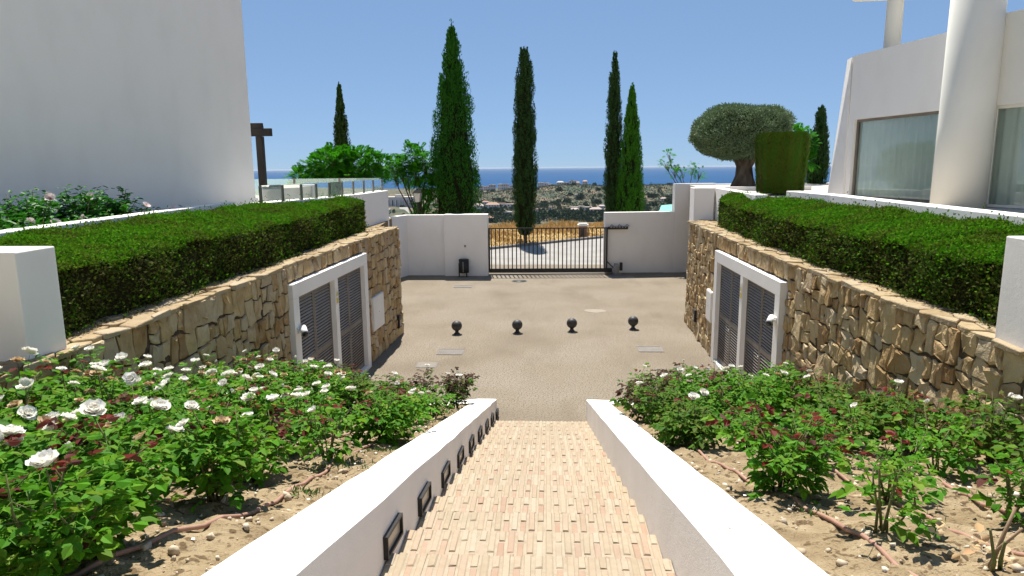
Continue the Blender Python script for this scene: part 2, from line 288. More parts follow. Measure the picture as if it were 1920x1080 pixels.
# ================================================================== SETTING
SL = .279; Y0 = 12.63; TREAD = .55; RISE = .1535
XL, XR = -.98, .75                       # inner faces of the stair walls
def nosing(y): return SL*(Y0-y)
def bedz(y): return SL*(Y0-y)+.30
LWALL = [(-4.50, 3.2), (-4.52, 8), (-4.52, 12), (-4.42, 16), (-4.28, 19.55)]
RWALL = [(4.32, 4.2), (4.24, 8), (4.18, 12), (4.18, 17), (4.32, 21.1)]
WTOP = 3.15
def ctag(o): return tag(o, kind='structure')
# --- terrain, sea
BASE = np.array([(0, -.02), (56, -.02), (66, -1.2), (90, -4), (150, -14), (400, -50), (1100, -79), (2000, -84), (3150, -86), (3350, -92), (5000, -110)])
def terr(x, y):
    x = np.asarray(x, float); y = np.asarray(y, float)
    z = np.interp(y, BASE[:, 0], BASE[:, 1])
    z = z+np.clip(x, -20, 40)*.035*np.exp(-((y-63)/7)**2)
    z = z+30*np.exp(-(((x+125)/75)**2+((y-540)/95)**2))
    z = z+34*np.exp(-(((x-230)/330)**2+((y-1950)/260)**2))+22*np.exp(-(((x-560)/260)**2+((y-1750)/300)**2))+13*np.exp(-(((x+30)/170)**2+((y-2100)/220)**2))
    far = np.clip((y-300)/700, 0, 1)
    z = z+far*(3*np.sin(x/90+y/140)+2.2*np.sin(x/41-y/63)+1.6*np.sin(x/23+y/31))*np.clip((3100-y)/400, 0, 1)
    return z
ys = np.r_[np.linspace(32.5, 70, 46), np.geomspace(72, 5200, 150)]; us = np.linspace(-1.0, 1.0, 121)
V = []; Fq = []
for y in ys:
    X = us*(y*.95+14); Z = terr(X, np.full_like(X, y)); V += list(zip(X.tolist(), [float(y)]*len(X), Z.tolist()))
nu = len(us)
for j in range(len(ys)-1):
    for i in range(nu-1): Fq.append((j*nu+i, j*nu+i+1, (j+1)*nu+i+1, (j+1)*nu+i))
mb = MB(); mb.v = V; mb.f = Fq; mb.m = [0]*len(Fq); mb.sm = [True]*len(Fq)
o = ctag(mb.build('terrain', ['terrain', 'field']))
mi = np.zeros(len(Fq), np.int32); mi[:int(np.sum(ys < 95))*(nu-1)] = 1; o.data.polygons.foreach_set('material_index', mi)
ctag(MB().add([(-60000, 3000, -88), (60000, 3000, -88), (60000, 80000, -88), (-60000, 80000, -88)], [(0, 1, 2, 3)]).build('sea', 'sea'))
# near ground under everything
ctag(MB().add([(-70, -30, -.06), (70, -30, -.06), (70, 33, -.06), (-70, 33, -.06)], [(0, 1, 2, 3)]).build('ground', 'field'))
court = ctag(MB().add([(-8.5, 10.5, 0), (8.5, 10.5, 0), (8.5, 34, 0), (-8.5, 34, 0)], [(0, 1, 2, 3)]).build('courtyard', 'court'))
ctag(MB().prism([(-16, 33.9), (26, 33.9), (26, 64), (4.0, 47.2), (-3.6, 40.3), (-16, 33.95)], -.02, .004).build('road', 'road'))
mb = MB()
for a, b in (((-16, 33.2), (-3.6, 40.3)), ((-3.6, 40.3), (4.0, 47.2)), ((4.0, 47.2), (26, 64))): mb.bar((*a, .06), (*b, .06), .3, .16)
ctag(mb.build('kerb', 'kerb'))
# --- added unseen behind the camera to bounce sun onto shaded walls: paving, slope, house
ctag(MB().prism([(-9, -9), (9, -9), (9, 1.55), (-9, 1.55)], 2.4, 3.06).build('bounce_landing', 'pave'))
ctag(MB().add([(-70, -8.5, 3.0), (70, -8.5, 3.0), (90, -140, 46), (-90, -140, 46)], [(3, 2, 1, 0)]).build('bounce_hillside', 'hill_soil'))
_r = thing('white_house', 'added unseen white house behind the viewpoint, bouncing sunlight', 'house', (0, -12, 3))
MB().box((-17, -22, 2.8), (17, -10.5, 10.2)).build('wall', 'plaster', _r)
MB().box((-17.4, -22.4, 10.2), (17.4, -10.0, 10.5)).build('roof', 'plaster', _r)
for _x in (-13, -8.5, -4, 4, 8.5, 13): MB().box((_x-1, -10.49, 4.0), (_x+1, -10.44, 6.2)).build('window', 'far_window', _r)
# --- terraces either side (earth behind the stone walls) and the flower beds
ctag(MB().prism([(-4.95, 3), (-4.95, 19.3), (-5.5, 24), (-40, 24), (-40, -6), (-4.95, -6)], 0, 3.08).build('terrace_ground', 'soil'))
ctag(MB().prism([(4.75, 3), (4.6, 12), (4.7, 20.9), (5.0, 23), (6.6, 30), (40, 34), (40, -6), (4.75, -6)][::-1], 0, 3.08).build('terrace_ground', 'soil'))
ctag(MB().prism([(6.2, 6), (6.3, 18), (5.5, 23.3), (6.4, 31.5), (40, 36), (40, 6)][::-1], 3.0, 3.96).build('terrace_paving', 'pave'))
ctag(MB().prism([(-6.5, 14.95), (-5.75, 22.9), (-20, 27), (-20, 15)], 3.0, 3.9).build('terrace_paving', 'pave'))
def soil_z(x, y): return bedz(y)-.03+.022*np.sin(x*3.1+y*2.3)+.018*np.sin(x*7.3-y*5.1)+.012*np.sin(x*17+y*13)
def bed(name, x0, x1, yend0, yend1, seed):
    rng = np.random.default_rng(seed); nx, ny = 150, 460
    I, J = np.meshgrid(np.arange(nx+1), np.arange(ny+1)); X = x0+(x1-x0)*I/nx; ye = yend0+(yend1-yend0)*I/nx; Y = .5+(ye-.5)*J/ny; Z = soil_z(X, Y)
    def nz(k):
        n = rng.normal(size=(ny+1, nx+1))
        for q in range(k): n = (n+np.roll(n, 1, 0)+np.roll(n, 1, 1)+np.roll(n, -1, 0)+np.roll(n, -1, 1))/2.4
        return n/n.std()
    Z = Z+.004*np.clip(nz(1), -1.5, 3)+.009*np.clip(nz(6), -1.2, 2.6)+.006*np.clip(nz(2), 0, 3.5)
    V = np.stack([X, Y, Z], -1).reshape(-1, 3); i, j = np.meshgrid(np.arange(nx), np.arange(ny)); k = (j*(nx+1)+i).ravel(); F = np.stack([k, k+1, k+nx+2, k+nx+1], -1).astype(np.int32)
    me = tmplmesh(name, V, F, np.concatenate([np.eye(3), np.zeros((3, 1))], 1)[None], 'soil'); smooth(me); o = ctag(obj(name, me))
    P = []; R = []                                              # stones lying on the soil
    k = 1500; A = np.zeros((k, 3, 4)); q = nrm(rng.normal(size=(k, 3))); s_ = np.minimum(rng.gamma(1.3, .0045, k)+.003, .022)
    u = rng.uniform(0, 1, k); yy = 2.0+(min(yend0, yend1)-2.1)*rng.uniform(0, 1, k)**1.3; xx = x0+.05+(x1-x0-.1)*u
    t2 = nrm(np.cross(q, rng.normal(size=(k, 3)))); t3 = np.cross(q, t2)
    A[:, :, 0] = q*s_[:, None]*1.3; A[:, :, 1] = t2*s_[:, None]; A[:, :, 2] = t3*s_[:, None]*.8
    A[:, 0, 3] = xx; A[:, 1, 3] = yy; A[:, 2, 3] = soil_z(xx, yy)+s_*.3+.004
    C = np.array([(x, y, z) for x in (-1, 1) for y in (-1, 1) for z in (-1, 1)], float); C[:4] *= .8; C[[0, 3, 5, 6]] *= .8
    Fc = [(0, 1, 3, 2), (4, 6, 7, 5), (0, 4, 5, 1), (2, 3, 7, 6), (0, 2, 6, 4), (1, 5, 7, 3)]
    tag(obj('soil_pebbles', tmplmesh('soil_pebbles', C, Fc, A, 'pebble')), 'loose pebbles and clods on the soil of the '+('left' if x1 < 0 else 'right')+' rose bed', 'pebbles', kind='stuff')
    return o
bed('flower_bed_soil', -4.49, -1.3, 11.25, 12.45, 3)
bed('flower_bed_soil', 1.05, 4.22, 12.45, 11.9, 4)
# --- stair walls with the caps that turn along the front of the beds
def stair_wall(label, xi, xo, xe, ye, sg):
    zt = lambda y: nosing(y)+.385
    root = thing('stair_wall', label, 'wall', (xi, Y0, 0))
    Ya, Yb = .3, 12.62
    n = 26; ysn = np.linspace(Ya, Yb, n); rng = np.random.default_rng(int(abs(xi)*1000))
    mb = MB(); V = []; F = []
    for i, y in enumerate(ysn):
        j = rng.normal(0, .004, 4); za = zt(y)
        V += [(xi, y, za-1.0), (xi+j[0], y, za+j[1]-.012), (xi+sg*.014+j[0], y, za+j[1]), (xo-sg*.014+j[2], y, za+j[3]), (xo+j[2], y, za+j[3]-.012), (xo, y, za-1.0)]
    for i in range(n-1):
        for k in range(5):
            q = (i*6+k, i*6+k+1, (i+1)*6+k+1, (i+1)*6+k); F.append(q if sg < 0 else q[::-1])
    F += [tuple(range(6))[::sg], tuple(range((n-1)*6, n*6))[::-sg]]
    mb.v = V; mb.f = F; mb.m = [1 if (i % 5) in (1, 2, 3) and i < (n-1)*5 else 0 for i in range(len(F))]; mb.sm = [False]*len(F)
    mb.build('parapet', ['plaster_rough', 'plaster_top'], root)
    z2 = zt(12.62); a = (xo-sg*.002, 12.62); e = (xe, ye)
    d = Vector((e[0]-a[0], e[1]-a[1])).normalized(); nn = Vector((d.y, -d.x)) if sg < 0 else Vector((-d.y, d.x)); nn *= -1 if nn.y > 0 else 1
    z3 = nosing(ye)+.385
    mb = MB().prism([a, e, (e[0]+nn.x*.2, e[1]+nn.y*.2), (a[0]+nn.x*.2, a[1]+nn.y*.2)][::sg], -.05, [z2-.002, z2+.12, z2+.12, z2-.002][::sg])
    mb.build('bed_retaining_wall', 'plaster', root)
    return root
stair_wall('white stair wall on the left of the brick steps, with black step lights', XL, XL-.38, -4.47, 11.3, -1)
stair_wall('white stair wall on the right of the brick steps, without lights', XR, XR+.38, 4.2, 11.95, 1)
# --- brick stairs
def stairs():
    root = MB(); ks = list(range(1, 21))
    for k in ks:                                               # mortar body, step by step
        yf = Y0-k*TREAD; root.box((XL+.003, yf-TREAD-.02, max(0, k*RISE-.5)), (XR-.003, yf-.002, k*RISE-.003))
    st = ctag(root.build('brick_stairs', 'mortar_light'))
    rng = random.Random(5); NB = 27; pitch = (XR-XL)/NB
    def brickmesh(ln, seed):
        r = random.Random(seed); wd, h, b = pitch-.017, .07, .007
        m = MB(); vs = []
        for (sx, sy, z, ins) in [(sx, sy, z, ins) for z, ins in ((-h, 0), (-b, 0), (0, b)) for sx, sy in ((-1, -1), (1, -1), (1, 1), (-1, 1))]:
            j = lambda a: r.uniform(-a, a)
            vs.append((sx*(wd/2-ins)+j(.0025), sy*(ln/2-ins)+j(.004), z+(j(.0022) if z == 0 else 0)))
        f = [(8, 9, 10, 11)]
        for k in (0, 4): f += [(k+i, k+(i+1) % 4, k+4+(i+1) % 4, k+4+i) for i in range(4)]
        return m.add(vs, f)
    LN = {'h': .128, 'f': .268, 'q': .128}
    meshes = {(t, c): [brickmesh(LN[t], 10*i+ord(t)).mesh('brick', c) for i in range(5)] for t in 'hf' for c in ('brick_cream', 'brick_pink')}
    far = MB(); far_i = 0; cnt = 0
    V = []; Fq = []; Mi = []
    for k in sorted(ks, reverse=True):
        yf = Y0-k*TREAD
        for c in range(NB):
            x = XL+(c+.5)*pitch; lay = ['h', 'f', 'h'] if c % 2 == 0 else ['f', 'f']
            y = yf+.004
            for q, t in enumerate(lay):
                ln = LN[t]; yc = y-ln/2; y -= ln+.010
                if yc < 2.75: continue
                col = 'brick_cream' if (q == 0 and rng.random() < .93) or rng.random() < .3 else 'brick_pink'
                dz = (.0045 if q == 0 else .001)+rng.uniform(-.002, .0025)
                loc = Vector((x+rng.uniform(-.003, .003), yc+rng.uniform(-.005, .005), k*RISE+dz)); rz = rng.uniform(-.02, .02); rx = rng.uniform(-.008, .012)
                visible = yc > 2.85
                if cnt < 270 and visible:
                    o = bpy.data.objects.new('brick', rng.choice(meshes[(t, col)])); link(o, st); o.location = loc; o.rotation_euler = (rx, 0, rz); cnt += 1
                else:
                    bm_ = brickmesh(ln, rng.random()); b0 = len(V); mt = Matrix.Translation(loc) @ Matrix.Rotation(rz, 4, 'Z') @ Matrix.Rotation(rx, 4, 'X')
                    V += [tuple(mt @ Vector(p)) for p in bm_.v]; Fq += [tuple(i+b0 for i in f) for f in bm_.f]; Mi += [0 if col == 'brick_cream' else 1]*len(bm_.f)
    far.v = V; far.f = Fq; far.m = Mi; far.sm = [False]*len(Fq)
    tag(far.build('far_bricks', ['brick_cream', 'brick_pink'], st), kind='stuff')
    # a row of bricks set flush in the courtyard at the foot of the steps
    for c in range(NB):
        o = bpy.data.objects.new('brick', rng.choice(meshes[('h', 'brick_pink')])); link(o, st); o.location = (XL+(c+.5)*pitch, Y0-TREAD+.075, .012)
stairs()
# --- dry stone retaining walls
def clip(poly, a, b, c):                                        # keep a*x+b*y<=c
    out = []
    for i in range(len(poly)):
        p, q = poly[i], poly[(i+1) % len(poly)]; dp = a*p[0]+b*p[1]-c; dq = a*q[0]+b*q[1]-c
        if dp <= 0: out.append(p)
        if dp*dq < 0:
            t = dp/(dp-dq); out.append((p[0]+(q[0]-p[0])*t, p[1]+(q[1]-p[1])*t))
    return out
def cells(x0, x1, z0, z1, dx, dz, rng, jit=.43):
    P = []; rows = int((z1-z0)/dz)+3; 
    r = -1
    while z0+(r-.0)*dz < z1+dz:
        off = rng.uniform(0, 1); c = -2
        while x0+(c+off)*dx < x1+2*dx:
            P.append((x0+(c+off+.5+rng.uniform(-jit, jit))*dx, z0+(r+.5+rng.uniform(-jit, jit))*dz)); c += 1
        r += 1
    P = np.array(P); out = []
    for i, p in enumerate(P):
        if not (x0-dx*.6 < p[0] < x1+dx*.6 and z0-dz*.6 < p[1] < z1+dz*.6): continue
        poly = [(x0, z0), (x1, z0), (x1, z1), (x0, z1)]
        d = P-p; dd = (d[:, 0]/dx)**2+(d[:, 1]/dz)**2
        for j in np.argsort(dd)[1:18]:
            qx, qz = P[j]; sx, sz = 1/dx**2, 1/dz**2              # bisector in the stretched metric
            a, b = 2*(qx-p[0])*sx, 2*(qz-p[1])*sz; c = sx*(qx**2-p[0]**2)+sz*(qz**2-p[1]**2)
            poly = clip(poly, a, b, c)
            if len(poly) < 3: break
        if len(poly) >= 3:
            A = .5*sum(poly[k][0]*poly[(k+1) % len(poly)][1]-poly[(k+1) % len(poly)][0]*poly[k][1] for k in range(len(poly)))
            if abs(A) > dx*dz*.10: out.append(poly)
    return out
def blocks(x0, x1, z0, z1, dx, dz, rng, amp=.034):
    """roughly squared rubble: random splits of the face, then a shared warp so that the joints wander"""
    out = []; ph = rng.uniform(0, 6.28, 8)
    def warp(x, z):
        ex = min(1, (x-x0)/.12, (x1-x)/.12); ez = min(1, (z-z0)/.12, (z1-z)/.12)
        wx = math.sin(x*7.3+z*11.1+ph[0])+.8*math.sin(x*15.7-z*19.3+ph[1])+.6*math.sin(z*31+x*4+ph[2]); wz = math.sin(z*8.9+x*9.7+ph[3])+.8*math.sin(x*18.1+z*13.7+ph[4])+.6*math.sin(x*29-z*6+ph[5])
        return (x+amp*.62*wx*max(0, ex), z+amp*.62*wz*max(0, ez))
    def split(a, b, c, d):
        w_, h = b-a, d-c; t = rng.uniform(.75, 1.5)
        if w_ < dx*t and h < dz*t:
            n = 2; pts = []
            for (px, pz), (qx, qz) in (((a, c), (b, c)), ((b, c), (b, d)), ((b, d), (a, d)), ((a, d), (a, c))):
                for i in range(n): pts.append(warp(px+(qx-px)*i/n, pz+(qz-pz)*i/n))
            out.append(pts); return
        k = rng.uniform(.36, .64)
        if w_/dx > h/dz*rng.uniform(.75, 1.3): split(a, a+w_*k, c, d); split(a+w_*k, b, c, d)
        else: split(a, b, c, c+h*k); split(a, b, c+h*k, d)
    n = max(1, int(round((x1-x0)/1.1))); 
    for i in range(n): split(x0+(x1-x0)*i/n, x0+(x1-x0)*(i+1)/n, z0, z1)
    return out
def stone_wall(label, path, side, frame, seed, soil):
    rng = np.random.default_rng(seed); Lp = plen(path); y00 = path[0][1]
    sy = np.linspace(0, Lp, 400); py = lerp_path(path, sy)
    def s_of_y(y): return float(np.interp(y, py[:, 1], sy))
    def at(s, z, d):                                             # d: proud of the face, towards the courtyard
        p = lerp_path(path, s); return (float(p[0])+side*(d-.012*(z-1.5)), float(p[1]), z)
    root = thing('stone_wall', label, 'wall', (path[-1][0], path[-1][1], 0))
    mb = MB(); n = 24; ss = np.linspace(0, Lp, n); V = []; F = []
    for s in ss:
        a = at(s, 0, -.016); b = at(s, WTOP-.03, -.016); V += [(a[0], a[1], -.1), b, (b[0]-side*.6, b[1], b[2]), (a[0]-side*.6, a[1], -.1)]
    for i in range(n-1):
        for k in range(4): F.append((i*4+k, i*4+(k+1) % 4, (i+1)*4+(k+1) % 4, (i+1)*4+k)[::side])
    F += [(0, 1, 2, 3)[::-1], tuple(range(n*4-4, n*4))]
    mb.add(V, F).build('backing', 'mortar', root)
    fs0, fs1, fz = s_of_y(frame[0]), s_of_y(frame[1]), frame[2]
    stones = []
    regs = [(0, fs0, 0, WTOP-.03), (fs0, fs1, fz, WTOP-.03), (fs1, Lp, 0, WTOP-.03)]
    for (a, b, c, d) in regs:
        for poly in blocks(a, b, c, d, .28, .37, rng):
            cx = sum(p[0] for p in poly)/len(poly); cz = sum(p[1] for p in poly)/len(poly)
            yw = float(lerp_path(path, cx)[1])
            if max(p[1] for p in poly) < soil(yw)-.05: continue
            if yw < 4.0: continue
            inr = min(math.hypot(p[0]-cx, p[1]-cz) for p in poly); f = 1-min(.2, .0065/max(inr*.75, .03))
            ring = []
            for i in range(len(poly)):
                p, q = poly[i], poly[(i+1) % len(poly)]
                e = math.hypot(q[0]-p[0], q[1]-p[1])
                
                if i % 2 == 0:
                    o_ = poly[i-1]; k1 = rng.uniform(.05, .14); ring.append((p[0]+(o_[0]-p[0])*k1, p[1]+(o_[1]-p[1])*k1)); ring.append((p[0]+(q[0]-p[0])*k1, p[1]+(q[1]-p[1])*k1))
                else: ring.append(p)
            m = len(ring)
            if m < 3: continue
            d0 = rng.uniform(-.008, .022); V = []; tx, tz = rng.normal(0, .07, 2)
            jr = rng.normal(0, .006, (m, 2))
            for (sc, dd, jj) in ((f, -.06, 0), (f, d0, .006), (f*rng.uniform(.66, .84), d0+.007, .007)):
                for i, p in enumerate(ring):
                    x = cx+(p[0]-cx)*sc+(jr[i, 0] if jj else 0); z = cz+(p[1]-cz)*sc+(jr[i, 1] if jj else 0)
                    V.append(at(x, z, dd+(rng.normal(0, jj) if jj else 0)+(((x-cx)*tx+(z-cz)*tz) if jj else 0)))
            V.append(at(cx+rng.normal(0, .02), cz+rng.normal(0, .03), d0+.009+rng.normal(0, .008)))
            F = []
            for k in (0, m):
                for i in range(m): F.append((k+i, k+(i+1) % m, k+m+(i+1) % m, k+m+i)[::-side])
            for i in range(m): F.append((2*m+i, 2*m+(i+1) % m, 3*m)[::-side])
            stones.append((yw, V, F))
    stones.sort(key=lambda t: t[0]); rest = MB()
    for q, (yw, V, F) in enumerate(stones):                      # the 300 nearest one by one, the far ones joined
        if q < 300: MB().add(V, F).build('stone', 'stone', root)
        else: rest.add(V, F)
    if rest.v: tag(rest.build('far_stones', 'stone', root), kind='stuff')
    for poly in cells(0, Lp, -.03, .56, .36, .20, rng, .36):        # flagstones of the coping
        cx = sum(p[0] for p in poly)/len(poly); cw = sum(p[1] for p in poly)/len(poly)
        if float(lerp_path(path, cx)[1]) < 4.0: continue
        m = len(poly); V = []; zt = WTOP+rng.uniform(-.012, .016); tx, tw = rng.normal(0, .03, 2); e = rng.uniform(-.045, .03)
        for (sc, z) in ((.95, WTOP-.05), (.965, zt-.010), (.90, zt)):
            for p in poly:
                s = cx+(p[0]-cx)*sc; wv = cw+(p[1]-cw)*sc
                if p[1] < -.025: wv += e
                q = at(min(max(s, 0), Lp), WTOP, -wv); V.append((q[0], q[1], z+((s-cx)*tx+(wv-cw)*tw if z > WTOP-.05 else 0)+rng.normal(0, .002)))
        F = [tuple(range(2*m, 3*m))[::-side]]
        for k in (0, m):
            for i in range(m): F.append((k+i, k+(i+1) % m, k+m+(i+1) % m, k+m+i)[::-side])
        MB().add(V, F).build('coping_stone', 'coping', root)
    return root, at, s_of_y
lw, latt, lsy = stone_wall('long sandstone retaining wall on the left below the hedge', LWALL, 1, (11.5, 16.05, 2.84), 11, lambda y: bedz(y) if y < 11.3 else -1)
rw, ratt, rsy = stone_wall('long sandstone retaining wall on the right below the hedge', RWALL, -1, (12.0, 16.75, 2.8), 12, lambda y: bedz(y) if y < 11.9 else -1)
# --- white door surrounds and louvred doors in the stone walls
def place_local(o, path_at, s, z, d, side):
    a = Vector(path_at(s-.3, z, d)); b = Vector(path_at(s+.3, z, d)); c = Vector(path_at(s, z, d))
    ang = math.atan2(b.y-a.y, b.x-a.x)                          # local x runs along the wall, away from the camera
    o.location = c; o.rotation_euler = (0, 0, ang); WL[o.name] = (0, 0, 0); return o
slat_cache = {}
def door_set(at, sy, y0, y1, top, side, lname):
    s0, s1 = sy(y0), sy(y1); W = s1-s0; sc = (s0+s1)/2
    # local frame: x along the wall (away from camera), y = perpendicular; 'out' is towards the courtyard
    od = -1 if side > 0 else 1                                  # sign of local y that points into the courtyard
    root = thing('door_surround', 'white surround of the two pairs of louvred doors in the %s stone wall' % lname, 'door frame', (0, 0, 0))
    place_local(root, at, sc, 0, 0, side)
    b, mid = .26, .20; ow = (W-2*b-mid)/2; hgt = top-.36; h = W/2
    def bx(mb, x0, x1, d0, d1, z0, z1):
        ya, yb = sorted((od*d0, od*d1)); return mb.box((x0, ya, z0), (x1, yb, z1))
    mb = MB(); bx(mb, -h, h, -.12, .085, hgt+.10, top); mb.build('lintel', 'plaster', root, bevel=.006)
    mb = MB(); bx(mb, -h, -h+b, -.12, .085, 0, hgt+.098); mb.build('jamb', 'plaster', root, bevel=.006)
    mb = MB(); bx(mb, h-b, h, -.12, .085, 0, hgt+.098); mb.build('jamb', 'plaster', root, bevel=.006)
    mb = MB(); bx(mb, -mid/2, mid/2, -.12, .085, .10, hgt+.098); mb.build('mullion', 'plaster', root, bevel=.006)
    mb = MB(); bx(mb, -h+b+.002, h-b-.002, -.12, .085, -.02, .098); mb.build('threshold', 'plaster', root, bevel=.006)
    order = ['nearest to the camera', 'second from the camera', 'third from the camera', 'farthest from the camera']; q = 0
    for op in (-h+b, mid/2):
        lw_ = ow/2
        for kk in range(2):
            x0 = op+kk*lw_; x1 = x0+lw_
            d = thing('louvred_door', 'bronze louvred door leaf in the %s stone wall, %s' % (lname, order[q]), 'door', (0, 0, 0), 'louvred door leaves'); q += 1
            d.location = root.location; d.rotation_euler = root.rotation_euler; WL[d.name] = (0, 0, 0)
            st, dz0, dz1 = .055, .10, hgt+.095; zm = dz0+(dz1-dz0)*.47
            for a_, b_, z0, z1, nm in ((x0+.006, x0+.006+st, dz0+.004, dz1, 'stile'), (x1-.006-st, x1-.006, dz0+.004, dz1, 'stile'),
                                   (x0+.007+st, x1-.007-st, dz0+.004, dz0+.09, 'rail'), (x0+.007+st, x1-.007-st, zm-.05, zm+.05, 'rail'), (x0+.007+st, x1-.007-st, dz1-.08, dz1, 'rail')):
                mb = MB(); bx(mb, a_, b_, -.06, -.015, z0, z1); mb.build(nm, 'bronze', d)
            mb = MB(); bx(mb, x0+.02, x1-.02, -.085, -.075, dz0+.01, dz1-.01); mb.build('backing_panel', 'black', d)
            key = (round(x1-x0, 3), od)
            if key not in slat_cache:
                hl = (x1-x0)/2-.007-st-.001; m = MB()
                ya, yb = od*-.064, od*-.017
                m.add([(-hl, ya, .020), (hl, ya, .020), (hl, yb, -.020), (-hl, yb, -.020), (-hl, ya, .026), (hl, ya, .026), (hl, yb, -.014), (-hl, yb, -.014)],
                      [(0, 1, 2, 3), (7, 6, 5, 4), (0, 4, 5, 1), (1, 5, 6, 2), (2, 6, 7, 3), (3, 7, 4, 0)])
                slat_cache[key] = m.mesh('slat', 'louvre')
            for za, zb in ((dz0+.09, zm-.05), (zm+.05, dz1-.08)):
                n = int((zb-za)/.060)
                for i in range(n):
                    o = bpy.data.objects.new('slat', slat_cache[key]); link(o, d); o.location = ((x0+x1)/2, 0, za+(i+.5)*(zb-za)/n)
            if kk == 0:
                mb = MB(); mb.tube([(x1-.03, od*-.014, 1.1), (x1-.03, od*.03, 1.1), (x1-.12, od*.03, 1.1)], .009, 6); mb.build('handle', 'steel', d)
    # warning sign on the mullion
    sg = thing('warning_sign', 'small yellow triangle warning sign between the louvred doors on the %s' % lname, 'sign', (0, 0, 0)); sg.location = root.location; sg.rotation_euler = root.rotation_euler; WL[sg.name] = (0, 0, 0)
    mb = MB(); bx(mb, -.075, .075, .086, .090, 2.02, 2.38); mb.build('plate', 'white_box', sg)
    yy = od*.0925; zz = od*.095
    MB().add([(-.06, yy, 2.2), (.06, yy, 2.2), (0, yy, 2.34)], [(0, 1, 2)]).build('triangle', 'yellow', sg)
    MB().add([(-.06, yy, 2.05), (.06, yy, 2.05), (.06, yy, 2.16), (-.06, yy, 2.16)], [(0, 1, 2, 3)]).build('text_panel', 'yellow', sg)
    MB().add([(-.008, zz, 2.235), (.012, zz, 2.265), (-.002, zz, 2.268), (.01, zz, 2.31), (-.016, zz, 2.262), (0, zz, 2.258)], [(0, 1, 2, 3, 4, 5)]).build('lightning_mark', 'black', sg)
    return root, bx, od
dl, bxl, odl = door_set(latt, lsy, 11.5, 16.05, 2.82, 1, 'left')
dr, bxr, odr = door_set(ratt, rsy, 12.0, 16.75, 2.78, -1, 'right')
def on_wall(name, label, cat, at, s, z, side, fn):
    o = thing(name, label, cat, (0, 0, 0)); place_local(o, at, s, z, 0, side); fn(o, -1 if side > 0 else 1); return o
def camera_fn(o, od):
    MB().box((-.04, min(0, od*.10), -.04), (.04, max(0, od*.10), .04)).build('mount', 'white_box', o)
    MB().lathe((0, 0, 0), [(.055, -.28), (.06, -.27), (.06, .06), (.055, .07)], 16, axis='y').build('housing', 'white_box', o)
    for c in list(o.children)[-1:]: c.location = (-.02, od*.13, -.02); c.rotation_euler = (0, 0, 1.35*od)
    MB().lathe((0, 0, 0), [(.042, 0), (.042, .006)], 14, axis='y').build('lens', 'lens', o)
    for c in list(o.children)[-1:]: c.location = (-.02-.28, od*.13-od*.065, -.02); c.rotation_euler = (0, 0, 1.35*od)
def cctv(label, at, s, z, side):
    c = Vector(at(s, z, .085)); o = thing('security_camera', label, 'camera', c)
    d = Vector((side*.45, -.85, -.2)).normalized()
    p0 = Vector((side*.12, 0, .0)); mb = MB().tube([Vector((0, 0, 0)), p0*.9, p0], .018, 8); mb.v = [(v[0]+c.x, v[1]+c.y, v[2]+c.z) for v in mb.v]; mb.build('bracket', 'white_box', o)
    def seg(a, b, r, nm, m):
        t = MB().tube([c+p0+d*a, c+p0+d*b], r, 16); t.build(nm, m, o)
    seg(-.12, .16, .062, 'housing', 'white_box'); seg(.1601, .168, .066, 'rim', 'steel'); seg(.1682, .172, .046, 'lens', 'lens')
    MB().box((c.x-.04, c.y-.05, c.z-.05), (c.x+.04, c.y+.05, c.z+.05)).build('mounting_box', 'white_box', o)
cctv('white security camera fixed to the near jamb of the left louvred doors', latt, lsy(11.62), 1.98, 1)
cctv('white security camera fixed to the near jamb of the right louvred doors', ratt, rsy(12.12), 2.08, -1)
def panel_fn(w_, h_):
    def fn(o, od):
        a, b_ = sorted((od*-.03, od*.07)); MB().box((-w_/2, a, -h_/2), (w_/2, b_, h_/2)).build('cabinet', 'white_box', o, bevel=.005)
        a, b_ = sorted((od*.071, od*.080)); MB().box((-w_/2+.025, a, -h_/2+.025), (w_/2-.025, b_, h_/2-.025)).build('door_panel', 'white_box', o, bevel=.003)
        MB().lathe((w_*.0, od*.0805, 0), [(.012, 0), (.012, od*.006)], 10, axis='y').build('lock', 'steel', o)
    return fn
on_wall('meter_cabinet', 'flat white meter cabinet set in the left stone wall beyond the doors', 'cabinet', latt, lsy(16.95), 1.2, 1, panel_fn(.95, .86))
on_wall('meter_cabinet', 'flat white meter cabinet set in the right stone wall beyond the doors', 'cabinet', ratt, rsy(17.35), 1.28, -1, panel_fn(.62, .78))
def wl_fn(o, od):
    a, b_ = sorted((od*-.02, od*.075)); MB().box((-.12, a, -.17), (.12, b_, .17)).build('frame', 'black', o)
    a, b_ = sorted((od*.076, od*.08)); MB().box((-.09, a, -.13), (.09, b_, .05)).build('lens', 'lens', o)
on_wall('wall_light', 'small black wall light low on the left stone wall near its far end', 'wall light', latt, lsy(19.0), .47, 1, wl_fn)
on_wall('wall_light', 'small black wall light low on the right stone wall near its far end', 'wall light', ratt, rsy(19.3), .6, -1, wl_fn)
